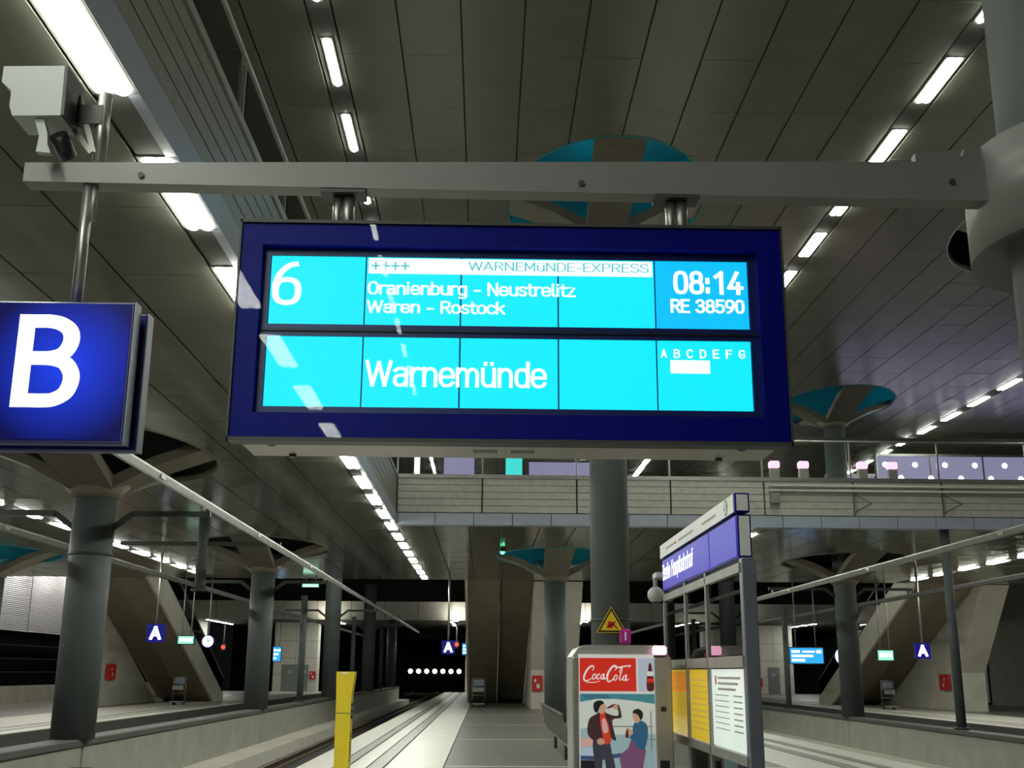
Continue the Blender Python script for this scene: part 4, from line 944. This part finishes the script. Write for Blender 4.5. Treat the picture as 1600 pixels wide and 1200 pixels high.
for k, (a, b) in enumerate(zip(YP, YP[1:])):
    box('glass_pane', 'glass_tinted', sh, 2.205, 2.215, a+.03, b-.03, 1.81, 2.49); box('glass_pane', 'glass_tinted', sh, 2.205, 2.215, a+.03, b-.03, .15, .89)
    po = box('poster', ('poster_white', 'poster_yellow', 'poster_yellow')[k], sh, 2.212, 2.225, a+.05, b-.05, .99, 1.69)
    if k == 0:
        for q in range(3): box('print_line', 'ink', po, 2.2105, 2.212, a+.25+.1*q, b-.35, 1.60-.05*q, 1.62-.05*q)
        box('print_mark', 'ink_red', po, 2.2105, 2.212, b-.28, b-.22, 1.55, 1.63)
        for q in range(7): box('print_line', 'ink', po, 2.2105, 2.212, a+.2, a+.55, 1.45-.05*q, 1.462-.05*q)
        for q in range(7): box('print_line', 'ink', po, 2.2105, 2.212, a+.75, b-.2, 1.45-.05*q, 1.458-.05*q)
    else:
        for q in range(9): box('print_line', 'ink' if k == 1 else 'poster_orange', po, 2.2105, 2.212, a+.2, b-.2, 1.58-.06*q, 1.585-.06*q)
    if k == 2: box('poster_header', 'poster_orange', po, 2.2105, 2.212, a+.1, b-.1, 1.45, 1.66)
ns = thing('station_name_sign', 'blue lit station name sign with white strip above, on the glazed information wall', 'sign', (2.2, 11.8, 2.62))
box('lower_case', 'blue_frame', ns, 2.19, 2.31, 9.72, 13.95, 2.62, 3.0, ch=.005); 
for a, b in ((9.76, 10.95), (10.99, 13.92)): box('lit_face', 'station_blue_lit', ns, 2.183, 2.19, a, b, 2.64, 2.985)
box('end_face', 'white_paint', ns, 2.205, 2.295, 9.712, 9.72, 2.64, 2.985); box('upper_case', 'blue_frame', ns, 2.17, 2.30, 9.70, 13.97, 3.015, 3.185, ch=.005)
box('spacer', 'dark_metal', ns, 2.2, 2.28, 9.9, 13.8, 3.0, 3.015)
box('white_strip', 'white_paint', ns, 2.164, 2.17, 9.74, 13.96, 3.02, 3.18); box('end_face', 'white_paint', ns, 2.185, 2.285, 9.692, 9.70, 3.03, 3.17)
NY = (0, -1, 0)
text('lettering', 'Berlin Hauptbahnhof', 'white_light', ns, (2.180, 13.88, 2.70), NY, EZ, 2.05, .24, .07)
MB().cyl((2.160, 10.05, 3.10), (2.164, 10.05, 3.10), .072, n=28).build('logo_disc', mat('s_green', (.02, .22, .08), .4, 0, 0), ns)
text('lettering', 'S', 'white_paint', ns, (2.159, 10.10, 3.045), NY, EZ, .10, .11, .13)
for a, b, m_ in ((13.5, 12.95, 'ink'), (12.9, 12.75, 'ink_red'), (12.6, 11.7, 'ink'), (11.2, 10.5, 'ink')): box('small_print', m_, ns, 2.1625, 2.164, b, a, 3.085, 3.11)
dc = thing('dome_camera', 'white dome camera hanging at the far end of the station name sign', 'camera', (2.14, 14.25, 2.5))
b_ = MB(); prev = None
for k in range(9):
    a = math.pi*k/8; r_, z_ = max(.001, .105*math.sin(a)), 2.60-.105*math.cos(a)
    if prev: b_.cyl((2.14, 14.25, prev[1]), (2.14, 14.25, z_), prev[0], r_, 18, cap=False)
    prev = (r_, z_)
b_.build('dome', 'cam_white', dc); MB().cyl((2.14, 14.25, 2.497), (2.14, 14.25, 2.52), .045, .06, 16).build('lens_window', 'black', dc)
MB().cyl((2.14, 14.25, 2.70), (2.14, 14.25, 2.86), .03, n=10).build('neck', 'cam_white', dc); box('arm', 'cam_white', dc, 2.11, 2.27, 13.96, 14.28, 2.80, 2.86)

# ------------------------------------------------------------------ warning triangle and magenta tag on the column
tr = thing('warning_sign', 'yellow triangular warning sign with black border on the tall column', 'sign', (2.42, 21.9, 2.4))
T = lambda k: [(2.42+(p-2.42)*k, 2.56+(q-2.56)*k) for p, q in ((2.13, 2.39), (2.71, 2.39), (2.42, 2.885))]
MB().prism(T(1.0), 'y', 21.86, 21.88).build('sign_plate', 'warn_yellow', tr); MB().prism(T(.93), 'y', 21.856, 21.86).build('border', 'black', tr); MB().prism(T(.74), 'y', 21.852, 21.856).build('field', 'warn_yellow', tr)
MB().prism([(2.33, 2.50), (2.42, 2.47), (2.47, 2.53), (2.45, 2.60), (2.36, 2.61)], 'y', 21.848, 21.852).build('pictogram', 'red', tr); MB().bar((2.45, 21.85, 2.56), (2.53, 21.85, 2.47), .004, .02).build('pictogram', 'black', tr); MB().bar((2.33, 21.85, 2.48), (2.50, 21.85, 2.60), .004, .018).build('pictogram', 'black', tr)
box('bracket', 'steel', tr, 2.38, 2.46, 21.88, 21.95, 2.45, 2.7)
tg = thing('tag_lantern', 'small magenta tag on the tall column beside the warning triangle', 'tag', (2.67, 21.95, 2.2))
box('tag_body', 'magenta', tg, 2.56, 2.78, 21.74, 21.80, 2.18, 2.46, ch=.03); box('tag_mark', 'lilac_light', tg, 2.655, 2.685, 21.735, 21.74, 2.25, 2.40); box('tag_bracket', 'dark_metal', tg, 2.62, 2.68, 21.80, 21.97, 2.28, 2.34)
